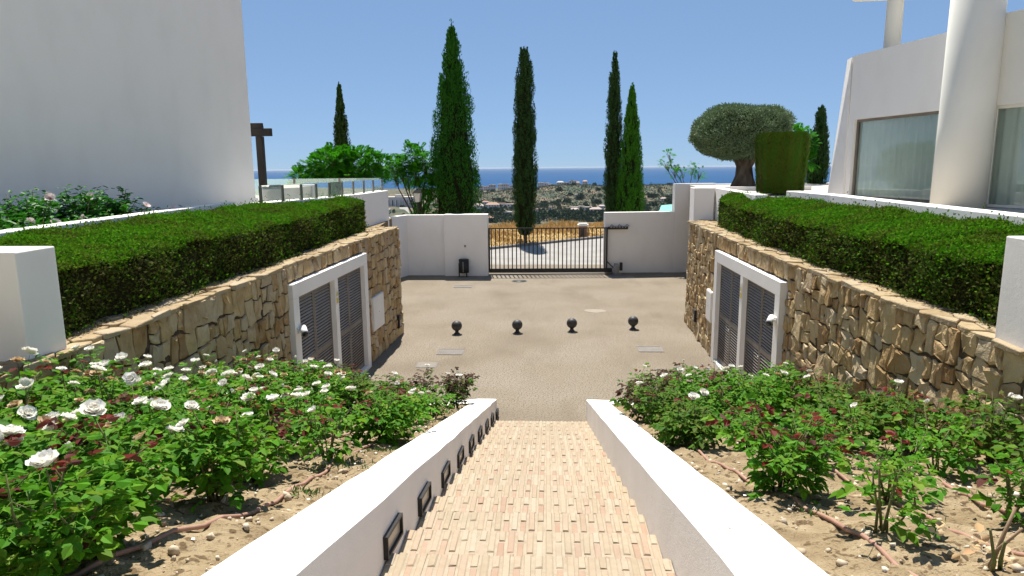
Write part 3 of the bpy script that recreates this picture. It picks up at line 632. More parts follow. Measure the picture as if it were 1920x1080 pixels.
# --- black step lights along the left stair wall
names = ['nearest the camera', 'second from the camera', 'third from the camera', 'fourth from the camera', 'fifth from the camera', 'sixth from the camera', 'seventh from the camera', 'eighth from the camera', 'at the foot of the steps']
for i in range(9):
    yc = 3.92+1.075*i; zc = nosing(yc)+.095
    o = thing('step_light', 'black rectangular step light in the left stair wall, '+names[i], 'step light', (XL, yc, zc), 'step lights of the stair wall')
    L, Hh, t = .21, .075, .017; sh = -SL*.55
    def q(y, z, x): return (XL+x, yc+y, zc+z+y*sh)
    for nm, (ya, yb, za, zb) in (('frame_top', (-L, L, Hh-t, Hh)), ('frame_bottom', (-L, L, -Hh, -Hh+t)), ('frame_side', (-L, -L+t, -Hh+t, Hh-t)), ('frame_side', (L-t, L, -Hh+t, Hh-t))):
        m = MB(); m.add([q(ya, za, -.01), q(yb, za, -.01), q(yb, zb, -.01), q(ya, zb, -.01), q(ya, za, .03), q(yb, za, .03), q(yb, zb, .03), q(ya, zb, .03)],
                        [(0, 1, 2, 3), (7, 6, 5, 4), (0, 4, 5, 1), (1, 5, 6, 2), (2, 6, 7, 3), (3, 7, 4, 0)]); m.build(nm, 'black', o)
    MB().add([q(-L+t, -Hh+t, .010), q(L-t, -Hh+t, .010), q(L-t, Hh-t, .010), q(-L+t, Hh-t, .010)], [(0, 1, 2, 3)]).build('diffuser', 'diffuser', o)
# --- white garden walls
def wall(label, poly_path, thick, z0, z1, mat='plaster', name='garden_wall', org=None, top=True):
    """vertical wall along a plan polyline, thick to its left"""
    P = [Vector((p[0], p[1])) for p in poly_path]; n = len(P); offs = []
    for i in range(n):
        d = (P[min(i+1, n-1)]-P[max(i-1, 0)]).normalized(); offs.append(P[i]+Vector((-d.y, d.x))*thick)
    zt = z1 if hasattr(z1, '__len__') else [z1]*n
    V = []
    for i in range(n): V += [(*P[i], z0), (*P[i], zt[i]), (*offs[i], zt[i]), (*offs[i], z0)]
    F = [(0, 1, 2, 3), tuple(range(4*n-4, 4*n))[::-1]]
    for i in range(n-1):
        for k in range(4): F.append((4*i+k, 4*(i+1)+k, 4*(i+1)+(k+1) % 4, 4*i+(k+1) % 4))
    o = MB().add(V, F).build(name, mat, None, org=(P[0].x, P[0].y, z0), bevel=.012)
    return tag(o, label, 'wall')
wall('white wall end block on the left, at the near end of the hedge', [(-4.57, 5.6), (-4.57, 6.09)], 4, 3.0, 4.12)
wall('white wall end block on the right, at the near end of the hedge', [(8.3, 6.12), (8.3, 6.62)], 4.0, 3.05, 4.13, 'plaster_rough')
wall('low white wall between the left hedge and the hibiscus bed', [(-6.55, 5.9), (-6.75, 9), (-6.95, 12.5), (-6.9, 15.0)], .28, 3.0, [4.07, 4.07, 4.08, 4.1])
wall('white terrace wall under the front glass balustrade', [(-6.35, 14.9), (-5.75, 17), (-5.42, 20), (-5.36, 23.0)], .34, 2.4, 4.08)
wall('low white curved wall between the right hedge and the house', [(5.6, 6.6), (5.72, 9), (5.86, 12), (6.02, 15), (5.95, 17.5)][::-1], .34, 3.0, 4.17)
wall('white planter wall running towards the olive tree', [(5.02, 16.9), (5.25, 20), (5.42, 22.6)][::-1], .3, 2.9, 4.1)
wall('white wall block at the corner of the olive planter', [(5.42, 22.62), (5.0, 22.75), (5.0, 23.2), (5.9, 23.6), (9.0, 24.0)], .3, 2.0, 4.1)
# gate walls
tag(MB().prism([(-4.62, 30.32), (-2.66, 30.32), (-2.66, 30.95), (-4.62, 30.95)], -.05, 2.76).build('gate_pillar', 'plaster', None, org=(-3.6, 30.6, 0), bevel=.015), 'broad white gate pillar on the left, behind the litter bin', 'pillar')
wall('white boundary wall left of the gate pillar, ending at the stone wall', [(-4.625, 30.5), (-6.3, 30.5), (-6.75, 29.2), (-6.75, 27)][::-1], .35, -.05, 2.74, name='boundary_wall')
wall('white boundary wall right of the gate, stepped up at its right end', [(2.6, 30.92), (5.735, 31.31)], .35, -.05, 2.78, name='boundary_wall')
wall('tall white wall step behind the far end of the right stone wall', [(5.74, 31.3), (7.6, 31.55)], .37, -.06, 4.03, name='boundary_wall')
wall('low white parapet wall behind the olive tree', [(7.62, 31.55), (16, 33)], .3, 2.0, 4.0, name='parapet_wall')
# ================================================================== OBJECTS OF THE COURTYARD
# sliding gate
gt = thing('sliding_gate', 'black steel sliding gate of vertical bars between the white walls', 'gate', (0, 30.75, 0))
ga, gb = Vector((-2.62, 30.66, 0)), Vector((2.68, 30.80, 0)); gd = (gb-ga).normalized()
NBAR = 28; barm = MB().box((-.024, -.02, .28), (.024, .02, 2.08)).mesh('bar', 'black')
for i in range(NBAR):
    p = ga+(gb-ga)*((i+.5)/NBAR); o = bpy.data.objects.new('bar', barm); link(o, gt); o.location = p-Vector((0, 30.75, 0))
MB().bar(ga+Vector((0, 0, 2.105)), gb+Vector((0, 0, 2.105)), .06, .05).build('top_rail', 'black', gt)
MB().bar(ga+Vector((0, 0, .19)), gb+Vector((.25, 0, .19)), .09, .18).build('bottom_beam', 'black', gt)
for p in (ga, gb): MB().bar(p+Vector((0, 0, .1)), p+Vector((0, 0, 2.13)), .07, .07).build('end_post', 'black', gt)
MB().bar(gb+Vector((0, 0, .6)), gb+Vector((.3, 0, .3)), .05, .05).build('brace', 'black', gt)
MB().bar(ga+Vector((0, 0, .075)), gb+Vector((.3, 0, .075)), .02, .012).build('rack', 'steel', gt)
tag(MB().bar(ga+Vector((-.0, 0, .02)), gb+Vector((2.6, .3, .02)), .05, .03).build('gate_track', 'steel', None, org=(0, 30.75, 0)), 'steel ground track along the foot of the sliding gate', 'track')
gg = thing('gate_guide', 'black upper roller guide fixed to the wall right of the gate', 'guide', (2.7, 30.8, 2.1))
MB().bar((2.73, 30.86, 2.09), (3.62, 30.95, 2.09), .10, .12).build('channel', 'black', gg)
for i in range(6): MB().lathe((2.86+.13*i, 30.80+.013*i, 2.12), [(.022, -.012), (.022, .012)], 10, axis='y').build('bolt', 'white_box', gg)
for i in range(3):
    x = 2.9+.34*i; MB().bar((x-.07, 30.9+.03*i, 2.16), (x, 30.9+.03*i, 2.24), .03, .02).bar((x, 30.9+.03*i, 2.24), (x+.10, 30.9+.03*i, 2.16), .03, .02).build('bracket', 'iron', gg)
mt = thing('gate_motor', 'small grey gate motor on the ground at the right end of the gate', 'motor', (3.1, 30.6, 0))
MB().prism([(2.93, 30.50), (3.33, 30.52), (3.31, 30.74), (2.95, 30.72)], 0, .06).build('base_plate', 'steel', mt)
MB().prism([(2.99, 30.53), (3.22, 30.54), (3.20, 30.72), (3.01, 30.71)], .06, [.46, .46, .52, .52]).build('housing', 'steel', mt, bevel=.02)
MB().prism([(3.24, 30.55), (3.38, 30.56), (3.36, 30.70), (3.25, 30.69)], .2, .56).build('cover', 'black', mt, bevel=.01)
# ball bollards
names = ['leftmost', 'second from the left', 'third from the left', 'rightmost']
for i, (x, y) in enumerate(((-2.65, 19.42), (-.88, 19.58), (.73, 19.81), (2.57, 20.11))):
    b = thing('ball_bollard', 'dark iron ball bollard on the courtyard, %s of four' % names[i], 'bollard', (x, y, 0), 'ball bollards across the courtyard')
    n = 14; pr = [(.155*math.sin(math.pi*k/n)+.001, .245-.155*math.cos(math.pi*k/n)) for k in range(n+1)]
    MB().lathe((x, y, 0), pr, 28).build('ball', 'iron', b)
    MB().lathe((x, y, 0), [(.095, 0), (.095, .012), (.07, .03), (.052, .06), (.055, .10)], 20).build('foot', 'iron', b)
# litter bin
bn = thing('litter_bin', 'small black litter bin on posts in front of the left gate pillar', 'bin', (-3.72, 30.1, 0))
MB().lathe((-3.72, 30.08, 0), [(.215, .19), (.225, .20), (.225, .74), (.20, .75)], 24).build('drum', 'black', bn)
MB().lathe((-3.72, 30.08, 0), [(.235, .752), (.238, .765), (.21, .80), (.01, .81)], 24).build('lid', 'black', bn)
for x in (-3.93, -3.60): MB().box((x-.02, 29.96, 0), (x+.03, 30.02, .62)).build('post', 'black', bn)
MB().box((-3.745, 29.843, .24), (-3.715, 29.852, .70)).build('seam_strip', 'steel', bn)
tag(MB().box((-3.72, 30.29, 1.31), (-3.64, 30.318, 1.40)).build('wall_button', 'grey_plate', None, org=(-3.68, 30.3, 1.31)), 'tiny grey switch box on the left gate pillar above the bin', 'switch')
# drain grates and covers
def grate(label, x, y, w_, d_, n, skew=0):
    g = thing('drain_grate', label, 'drain', (x, y, 0))
    MB().box((x-w_/2, y-d_/2, .001), (x+w_/2, y+d_/2, .004)).build('pit', 'kerb', g)
    for i in range(n):
        xx = x-w_/2+(i+.5)*w_/n; MB().bar((xx-w_/n*.3, y-d_/2+.02, .009), (xx+skew, y+d_/2-.02, .009), w_/n*.5, .008).build('slat', 'grey_plate', g)
    for a, b_ in (((x-w_/2, y-d_/2, .009), (x+w_/2, y-d_/2, .009)), ((x-w_/2, y+d_/2, .009), (x+w_/2, y+d_/2, .009))): MB().bar(a, b_, .03, .010).build('frame', 'grey_plate', g)
grate('slatted drain grate on the courtyard at the left, between bollard and rose bed', -2.56, 17.42, .68, .55, 12)
grate('slatted drain grate on the courtyard at the right, near the right louvred doors', 2.74, 17.8, .66, .55, 12)
grate('small slatted drain grate near the litter bin', -3.45, 27.5, .75, .5, 12)
for nm, lb, x, y, w_, d_ in (('inspection_cover', 'plain grey rectangular inspection cover beside the left drain grate', -2.98, 16.2, .45, .42), ('inspection_cover', 'brownish rectangular inspection cover in front of the gate motor', 3.3, 29.9, 1.0, .6)):
    g = thing(nm, lb, 'cover', (x, y, 0)); MB().box((x-w_/2-.03, y-d_/2-.03, .001), (x+w_/2+.03, y+d_/2+.03, .005)).build('rim', 'kerb', g); MB().box((x-w_/2, y-d_/2, .002), (x+w_/2, y+d_/2, .010)).build('plate', 'grey_plate', g)
g = thing('manhole_cover', 'round iron manhole cover in front of the gate', 'cover', (-1.2, 28.9, 0)); MB().lathe((-1.2, 28.9, 0), [(.34, .001), (.34, .007)], 28).build('rim', 'kerb', g); MB().lathe((-1.2, 28.9, 0), [(.30, .002), (.30, .012)], 28).build('lid', 'iron', g)
_rg = random.Random(8); _p = [(1.62+(.42+_rg.uniform(-.09, .09))*math.cos(a*.5236), 22.75+(.30+_rg.uniform(-.06, .06))*math.sin(a*.5236)) for a in range(12)]
ctag(MB().prism(_p, .0005, .0045).build('courtyard_patch', 'patch'))
# ================================================================== HOUSES
# left house: one great white wall, corner towards the sea
hl = thing('white_house', 'tall plain white house wall filling the upper left', 'house', (-7.15, 16.55, 3.9))
MB().prism([(-7.12, 16.5), (-13.2, -5), (-26, -5), (-22, 20.6)][::-1], 3.0, 9.25).build('wall', 'plaster', hl, bevel=.02)
MB().prism([(-7.10, 16.58), (-8.35, 12.15), (-8.41, 12.17), (-7.16, 16.6)][::-1], 3.95, 4.12).build('skirting', 'plaster', hl)
pg = thing('pergola', 'dark timber pergola end at the corner of the left house', 'pergola', (-7.15, 17.2, 3.9))
MB().bar((-7.17, 17.1, 3.85), (-7.17, 17.1, 5.62), .16, .16).build('post', 'dark_wood', pg, bevel=.006)
MB().bar((-8.6, 17.1, 5.72), (-6.86, 17.1, 5.72), .10, .19).build('beam', 'dark_wood', pg, bevel=.006)
MB().bar((-8.6, 17.1, 5.89), (-7.08, 17.1, 5.89), .10, .11).build('beam', 'dark_wood', pg, bevel=.006)
MB().bar((-7.6, 17.16, 5.89), (-7.6, 18.3, 5.89), .10, .10).build('rafter', 'dark_wood', pg)
# glass balustrades on the terrace
def balustrade(label, pts, z0, hp, hg):
    r = thing('glass_balustrade', label, 'balustrade', (pts[0][0], pts[0][1], z0))
    for i, (x, y) in enumerate(pts):
        MB().box((x-.028, y-.028, z0), (x+.028, y+.028, z0+hp)).build('post', 'bronze', r)
        if i:
            a = Vector((*pts[i-1], 0)); b = Vector((x, y, 0)); d = (b-a).normalized()*.035
            MB().bar(a+d+Vector((0, 0, z0+.03+hg/2)), b-d+Vector((0, 0, z0+.03+hg/2)), .012, hg).build('pane', 'rail_glass', r)
balustrade('low glass balustrade with bronze posts on the front terrace wall', [(-6.32, 14.9), (-6.12, 15.65), (-5.95, 16.4), (-5.82, 17.1), (-5.74, 17.9), (-5.67, 18.8), (-5.61, 19.7), (-5.57, 20.7), (-5.54, 21.7), (-5.53, 22.85)], 4.08, .37, .35)
balustrade('second glass balustrade with bronze posts across the far side of the terrace', [(-11.6, 22.6), (-10.1, 22.85), (-8.6, 23.1), (-7.1, 23.3), (-5.75, 23.5)], 3.9, .60, .56)
# right house
hr = thing('modern_house', 'white modern house on the right with tall glazing and a round column', 'house', (8.0, 16, 3.96))
cA = Vector((7.72, 18.4)); cB = Vector((8.40, 15.0)); cC = Vector((8.85, 13.6)); cD = Vector((10.4, 9.5))
dAB = (cB-cA).normalized(); nAB = Vector((-dAB.y, dAB.x)); nAB = nAB if nAB.x > 0 else -nAB          # into the house
TOP = 7.5
def slab(mb, a, b, z0, z1, th, nrm_): return mb.prism([a, b, b+nrm_*th, a+nrm_*th], z0, z1)
wA = cA+dAB*.22; wB = cA+dAB*3.3
mb = MB(); slab(mb, cA, wA, 3.9, TOP, .35, nAB); slab(mb, wA, cB+dAB*.3, 5.92, TOP, .35, nAB); mb.build('wall', 'plaster', hr)
# battered end fin catching the sun
nf = Vector((-.85, .53)); mb = MB()
fo = [cA-dAB*.62-nAB*.06, cA+dAB*.06-nAB*.06, cA+dAB*.06+nAB*.6, cA-dAB*.62+nAB*.6]
ft = [cA-dAB*.45+nAB*.14, cA-dAB*.06+nAB*.0, cA-dAB*.06+nAB*.6, cA-dAB*.45+nAB*.6]
mb.add([(p.x, p.y, 3.9) for p in fo]+[(p.x, p.y, TOP-.02) for p in ft], [(0, 1, 2, 3), (7, 6, 5, 4), (0, 4, 5, 1), (1, 5, 6, 2), (2, 6, 7, 3), (3, 7, 4, 0)])
mb.build('end_fin', 'plaster_rough', hr)
def window(parent, a, b, z0, z1, into, nmul=1):
    d = (b-a).normalized(); v = lambda p, z, o: (p.x+into.x*o, p.y+into.y*o, z)
    wn = MB()
    L = (b-a).length
    for p0, p1, za, zb in ((a, a+d*.05, z0, z1), (b-d*.05, b, z0, z1), (a+d*.05, b-d*.05, z1-.06, z1), (a+d*.05, b-d*.05, z0, z0+.05)):
        wn.prism([p0+into*.08, p1+into*.08, p1+into*.15, p0+into*.15], za, zb)
    fr = wn.build('window_frame', 'bronze' if nmul == 1 else 'cream', parent)
    for k in range(nmul+1):
        p0 = a+d*(.05+(L-.1)*k/(nmul+1)+(.004 if k else 0)); p1 = a+d*(.05+(L-.1)*(k+1)/(nmul+1)-.004)
        MB().add([v(p0, z0+.05, .11), v(p1, z0+.05, .11), v(p1, z1-.06, .11), v(p0, z1-.06, .11)], [(0, 1, 2, 3)]).build('pane', 'glass', fr)
    n = 140; V = []; F = []
    for i in range(n+1):
        t = i/n; p = a+d*(L*t); off = .20+.040*math.sin(i*.75+.6*math.sin(i*.21))
        V += [v(p, z0, off), v(p, z1-.04, off)]
    for i in range(n): F.append((2*i, 2*i+2, 2*i+3, 2*i+1))
    m = MB().add(V, F, 0, True); m.build('curtain', 'curtain', fr)
    mb = MB(); q = [a+into*1.8, b+into*1.8]
    mb.add([v(a, z0-.02, 1.8), v(b, z0-.02, 1.8), v(b, z1, 1.8), v(a, z1, 1.8)], [(0, 1, 2, 3)]); mb.build('room_back', 'interior', parent)
window(hr, wA, cB+dAB*.25, 3.97, 5.92, nAB, 1)
# round column at the angle of the house
cc = (8.12, 14.05)
MB().lathe((cc[0], cc[1], 0), [(.475, 3.9), (.465, 5.5), (.44, 10.5)], 48).build('column', 'cream', hr)
# wall with the second, larger window, turning towards the camera
dCD = (cD-cC).normalized(); nCD = Vector((-dCD.y, dCD.x)); nCD = nCD if nCD.x > 0 else -nCD
c0 = Vector((8.42, 14.0)); e0 = c0+dCD*.42
mb = MB(); slab(mb, c0, cD, 5.88, 7.55, .35, nCD); slab(mb, c0, c0+dCD*.14, 3.9, 5.88, .35, nCD); mb.build('wall', 'cream', hr)
window(hr, c0+dCD*.14, c0+dCD*4.5, 3.97, 5.88, nCD, 3)
MB().prism([Vector((8.02, 18.5)), Vector((8.7, 15.0)), Vector((8.8, 13.9)), Vector((10.7, 9.4)), Vector((16, 9.4)), Vector((16, 19))][::-1], 6.6, 6.9).build('roof_slab', 'plaster', hr)
MB().prism([Vector((10.1, 18.6)), Vector((10.7, 9.2)), Vector((16, 9.2)), Vector((16, 19))][::-1], 3.9, 6.6).build('inner_wall', 'interior', hr)
# upper terrace canopy on its round post
MB().lathe((8.36, 17.8, 0), [(.19, 6.9), (.18, 9.4)], 28).build('canopy_post', 'cream', hr)
MB().prism([(6.62, 18.0), (8.6, 16.9), (16, 14), (16, 20), (8.5, 20.5)], 9.25, 9.5).build('canopy', 'cream', hr, bevel=.01)
# street lantern beyond the gate wall
lp = thing('street_lantern', 'black post lantern with frosted glass behind the left boundary wall', 'street lamp', (-6.3, 33.2, 0))
X, Y = -6.3, 33.2
MB().lathe((X, Y, 0), [(.09, 0), (.08, .4), (.055, .5), (.05, 3.05), (.075, 3.08), (.04, 3.18)], 14).build('post', 'black', lp)
Z = 3.2
for sx, sy in ((-1, -1), (1, -1), (1, 1), (-1, 1)): MB().bar((X+sx*.12, Y+sy*.12, Z), (X+sx*.18, Y+sy*.18, Z+.42), .022, .022).build('bar', 'black', lp)
mb = MB(); mb.prism([(X-.115, Y-.115), (X+.115, Y-.115), (X+.115, Y+.115), (X-.115, Y+.115)], Z+.005, Z+.01)
mb = MB(); b4 = [(X-.112, Y-.112, Z), (X+.112, Y-.112, Z), (X+.112, Y+.112, Z), (X-.112, Y+.112, Z)]; t4 = [(X-.172, Y-.172, Z+.42), (X+.172, Y-.172, Z+.42), (X+.172, Y+.172, Z+.42), (X-.172, Y+.172, Z+.42)]
mb.add(b4+t4, [(0, 1, 5, 4), (1, 2, 6, 5), (2, 3, 7, 6), (3, 0, 4, 7), (3, 2, 1, 0)]).build('glass', 'lamp_glass', lp)
mb = MB(); mb.add([(X-.21, Y-.21, Z+.42), (X+.21, Y-.21, Z+.42), (X+.21, Y+.21, Z+.42), (X-.21, Y+.21, Z+.42), (X-.10, Y-.10, Z+.58), (X+.10, Y-.10, Z+.58), (X+.10, Y+.10, Z+.58), (X-.10, Y+.10, Z+.58)],
                 [(3, 2, 1, 0), (0, 1, 5, 4), (1, 2, 6, 5), (2, 3, 7, 6), (3, 0, 4, 7), (4, 5, 6, 7)]); mb.lathe((X, Y, Z+.58), [(.05, 0), (.05, .05), (.02, .09)], 10); mb.build('roof', 'black', lp)
# squat terracotta post by the road, green sheet roof on the right
kp = thing('roadside_post', 'squat brown post with a pale cap beside the road beyond the gate', 'post', (2.45, 47.2, 0))
MB().box((2.17, 46.95, -.1), (2.73, 47.45, .82)).build('body', 'brown_post', kp, bevel=.02)
MB().box((2.08, 46.86, .82), (2.82, 47.54, .92)).box((2.16, 46.94, .922), (2.74, 47.46, 1.0)).build('cap', 'white_box', kp)
MB().box((2.28, 46.935, .1), (2.46, 46.949, .62)).build('door', 'iron', kp)
gs = thing('sheet_roof', 'pale green sheet roof just above the right boundary wall', 'roof', (7.5, 40, 1.5))
MB().add([(6.6, 39.0, 2.12), (10.5, 39.6, 2.16), (10.5, 42.5, 2.75), (6.9, 42.0, 2.48), (6.2, 39, 2.06), (10.5, 39.6, 2.1), (10.5, 42.5, 2.69), (6.9, 42, 2.42)], [(0, 1, 2, 3), (7, 6, 5, 4), (0, 4, 5, 1), (1, 5, 6, 2), (2, 6, 7, 3), (3, 7, 4, 0)]).build('sheet', 'pool_cover', gs)
for p in ((6.6, 39.3), (10.3, 39.8), (10.3, 42.2), (7.1, 41.8)): MB().box((p[0]-.05, p[1]-.05, 0), (p[0]+.05, p[1]+.05, 2.05)).build('post', 'steel', gs)
# ================================================================== HEDGES
def hedge(label, front, back, zb, n, seed, org):
    """front/back: lists of (x, y, z of the top edge)"""
    rng = np.random.default_rng(seed); Lf = plen([f[:2] for f in front]); k = 90
    root = thing('clipped_hedge', label, 'hedge', org)
    Fp = lambda u: np.stack([np.interp(u, np.linspace(0, 1, len(front)), [f[i] for f in front]) for i in range(3)], -1)
    Bp = lambda u: np.stack([np.interp(u, np.linspace(0, 1, len(back)), [f[i] for f in back]) for i in range(3)], -1)
    def lump(a, b): return .055*np.sin(a*2.1+b*1.3)+.04*np.sin(a*4.7-b*3.1+1)+.03*np.sin(a*9.1+b*7.7+2)+.018*np.sin(a*19+b*17)
    def surf(kind, u, v):
        f, b = Fp(u), Bp(u); s = u*Lf
        if kind == 0:      # front face
            z = zb+(f[:, 2]-zb)*v; inn = .09*np.clip((v-.82)/.18, 0, 1)**2; l = lump(s, z*2)*.8
            d = nrm(np.stack([b[:, 0]-f[:, 0], b[:, 1]-f[:, 1], 0*u], -1)); P = np.stack([f[:, 0], f[:, 1], z], -1)+d*(inn-l)[:, None]
            N = nrm(-d+np.stack([0*u, 0*u, .15+1.2*np.clip((v-.75)/.25, 0, 1)], -1))
        else:              # top
            P = f+(b-f)*v[:, None]; w_ = np.linalg.norm((b-f)[:, :2], axis=1)*v
            P[:, 2] += lump(s, w_*1.5+5)*.38-.05*np.clip(1-w_/.18, 0, 1)**2-.25*np.clip((v-.9)/.1, 0, 1)**2
            N = np.tile([0, 0, 1.], (len(u), 1))
        return P, N
    af = Lf*.75; at_ = Lf*np.mean(np.linalg.norm((Bp(np.linspace(0, 1, 20))-Fp(np.linspace(0, 1, 20)))[:, :2], axis=1)); 
    nf_ = int(n*.46*af/(af+at_)); nt_ = int(n*1.05)-nf_; Q = []
    for kind, m in ((0, nf_), (1, nt_)):
        u = rng.uniform(0, 1, m)**1.25; v = rng.uniform(0, 1, m); P, N = surf(kind, u, v)
        P = P+N*(rng.normal(-.008, .016, m) if kind else rng.normal(-.06, .07, m))[:, None]; sc = 1+.5*u
        
        Lf_ = rleaves(rng, P, N, .037*sc, .024*sc, .35, .25)
        if kind == 0:                                              # thin patches where the twigs show
            hole = np.sin(u*Lf*3.1+v*2)+np.sin(u*Lf*7.7-v*5+1)+.8*np.sin(u*Lf*15+v*9+2); Lf_ = Lf_[(hole > -.9) | (rng.uniform(0, 1, m) < .35)]
        if kind == 1:                                              # leaves on the clipped top lie flatter
            fl_ = rng.uniform(0, 1, m) < .75; c_ = Lf_.mean(1, keepdims=True); Lf_[fl_, :, 2] = (c_[fl_, :, 2]+(Lf_[fl_, :, 2]-c_[fl_, :, 2])*.3)
        Q.append(Lf_)
    # ends
    for e, (u0, sgn) in enumerate(((0., -1), (1., 1))):
        m = int(n*.06); v = rng.uniform(0, 1, m); t = rng.uniform(0, 1, m); f, b = Fp(np.full(m, u0)), Bp(np.full(m, u0)); P = f+(b-f)*v[:, None]; P[:, 2] = zb+(P[:, 2]-zb)*t
        d = Fp(np.array([1.]))-Fp(np.array([0.])); d[:, 2] = 0; N = np.tile(nrm(d)*sgn, (m, 1)); P = P+N*rng.normal(0, .03, m)[:, None]; Q.append(rleaves(rng, P, N, .05, .03, .35, .25))
    # loose sprigs standing out of the clipped top and edge
    m = int(n*.025); u = rng.uniform(0, 1, m); v = rng.uniform(0, 1, m); P, N = surf(1, u, v); P[:, 2] += rng.gamma(1.2, .03, m); Q.append(rleaves(rng, P, N, .045, .024, .5, .5))
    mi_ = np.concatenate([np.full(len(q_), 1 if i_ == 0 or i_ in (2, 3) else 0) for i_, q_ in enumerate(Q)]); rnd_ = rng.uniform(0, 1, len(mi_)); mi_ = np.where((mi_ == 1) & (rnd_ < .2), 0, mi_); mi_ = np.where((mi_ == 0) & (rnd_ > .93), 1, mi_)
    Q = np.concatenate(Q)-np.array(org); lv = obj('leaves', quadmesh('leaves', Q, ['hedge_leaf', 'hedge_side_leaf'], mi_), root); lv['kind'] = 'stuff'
    # twiggy inside
    V = []; F = []; us_ = np.linspace(0, 1, k); inset = .07
    f, b = Fp(us_), Bp(us_); d = nrm(np.stack([b[:, 0]-f[:, 0], b[:, 1]-f[:, 1], 0*us_], -1)); s = us_*Lf
    prof = []
    for t in (0, .35, .7, .92):
        z = zb+(f[:, 2]-zb)*t; prof.append(np.stack([f[:, 0], f[:, 1], z], -1)+d*(inset+.03+.09*max(0, (t-.82)/.18)**2-lump(s, z*2)*.8)[:, None])
    for t in (.06, .2, .4, .6, .8, .93):
        P, N = surf(1, us_, np.full(k, t)); P[:, 2] -= inset; prof.append(P)
    e_ = Bp(us_)-d*.1; e_[:, 2] = zb; prof.append(e_)
    A = np.stack(prof, 1); m = A.shape[1]; V = A.reshape(-1, 3)
    for i in range(k-1):
        for j in range(m-1): F.append((i*m+j, i*m+j+1, (i+1)*m+j+1, (i+1)*m+j))
    F += [tuple(range(m)), tuple(range((k-1)*m, k*m))]
    mb = MB(); mb.v = V.tolist(); mb.f = F; mb.m = [0]*len(F); mb.sm = [True]*len(F); mb.build('twigs', 'hedge_core', root)
hedge('long clipped green hedge on top of the left stone wall', [(-4.86, 6.12, 3.84), (-4.88, 9, 3.86), (-4.84, 12, 3.86), (-4.95, 15.5, 3.88), (-5.02, 18.6, 3.93)],
      [(-6.5, 6.12, 4.05), (-6.65, 9, 4.05), (-6.75, 12, 4.06), (-6.4, 15.2, 4.05), (-5.75, 18.6, 4.02)], 3.12, 130000, 21, (-4.9, 6.2, 3.12))
hedge('long clipped green hedge on top of the right stone wall', [(4.62, 6.62, 3.82), (4.56, 9, 3.80), (4.50, 12, 3.79), (4.58, 16, 3.82), (4.85, 19.6, 3.86)],
      [(5.58, 6.62, 4.09), (5.68, 9, 4.09), (5.72, 12, 4.09), (5.5, 16, 4.07), (5.12, 19.4, 4.04)], 3.12, 120000, 22, (4.6, 6.7, 3.12))
# ================================================================== CYPRESSES
def cypress(label, x, y, z0, z1, prof, mat, seed, nc, nl, clump=(.55, .13), leaf=(.13, .035), trunk=True, base_gap=.5):
    """prof: list of (height share, radius)"""
    rng = np.random.default_rng(seed); H = z1-z0; root = thing('cypress_tree', label, 'tree', (x, y, z0))
    hp, rp = zip(*prof); cl, cr = clump
    h = rng.uniform(0, 1, nc)**.9; keep = np.interp(h, hp, rp); h = np.sort(h)
    R = np.interp(h, hp, rp)*(1+.05*np.sin(h*23+seed))*rng.uniform(.84, 1.0, nc)
    a = rng.uniform(0, 2*np.pi, nc); O = np.stack([np.cos(a), np.sin(a), 0*a], -1)
    C = O*R[:, None]; C[:, 2] = base_gap+h*(H-base_gap-cl*.6)
    ax = nrm(O*rng.uniform(.05, .22, nc)[:, None]+np.array([0, 0, 1.])+rng.normal(0, .05, (nc, 3)))
    s = rng.uniform(.7, 1.3, nc)*np.clip(R/np.max(rp)*1.4+.25, .3, 1.15)
    t = rng.uniform(0, 1, (nc, nl)); th = rng.uniform(0, 2*np.pi, (nc, nl)); rr = cr*np.sin(np.pi*np.clip(t*.86+.1, 0, 1))**.8*rng.uniform(.7, 1.05, (nc, nl))
    e1 = nrm(np.cross(ax, np.tile([.3, .2, .1], (nc, 1)))); e2 = np.cross(ax, e1)
    rad_ = e1[:, None]*np.cos(th)[..., None]+e2[:, None]*np.sin(th)[..., None]
    P = C[:, None]+(ax[:, None]*((t-.25)*cl)[..., None]+rad_*rr[..., None])*s[:, None, None]
    D = nrm(ax[:, None]*1.0+rad_*.16+rng.normal(0, .12, (nc, nl, 3))); Sd = nrm(np.cross(D, rad_+rng.normal(0, .3, (nc, nl, 3))))
    n = nc*nl; Q = blades(P.reshape(-1, 3), D.reshape(-1, 3), Sd.reshape(-1, 3), leaf[0]*rng.uniform(.6, 1.3, n), leaf[1]*rng.uniform(.7, 1.4, n))
    top = np.array([0, 0, H]); m = 60; tt = rng.uniform(0, 1, m); Pt = np.stack([rng.normal(0, .035, m), rng.normal(0, .035, m), H-.7+tt*.62], -1); Dt = nrm(np.tile([0, 0, 1.], (m, 1))+rng.normal(0, .12, (m, 3)))
    Q = np.concatenate([Q, blades(Pt, Dt, nrm(np.cross(Dt, rng.normal(size=(m, 3)))), np.full(m, leaf[0]), np.full(m, leaf[1]))])
    lv = obj('crown', quadmesh('crown', Q, mat), root); lv['kind'] = 'stuff'
    pr = [(max(.02, np.interp(q, hp, rp)*.80*(1+.05*math.sin(q*23+seed))), base_gap+.1+q*(H-base_gap-.7)) for q in np.linspace(0, 1, 24)]
    MB().lathe((x, y, z0), [(.02, pr[0][1]-.15)]+pr, 14).build('inner_branches', 'cyp_core', root)
    if trunk: MB().tube([(x, y, z0-.3), (x+.02, y, z0+base_gap+.3), (x, y, z0+H*.5)], [.14, .12, .05], 8).build('trunk', 'bark', root)
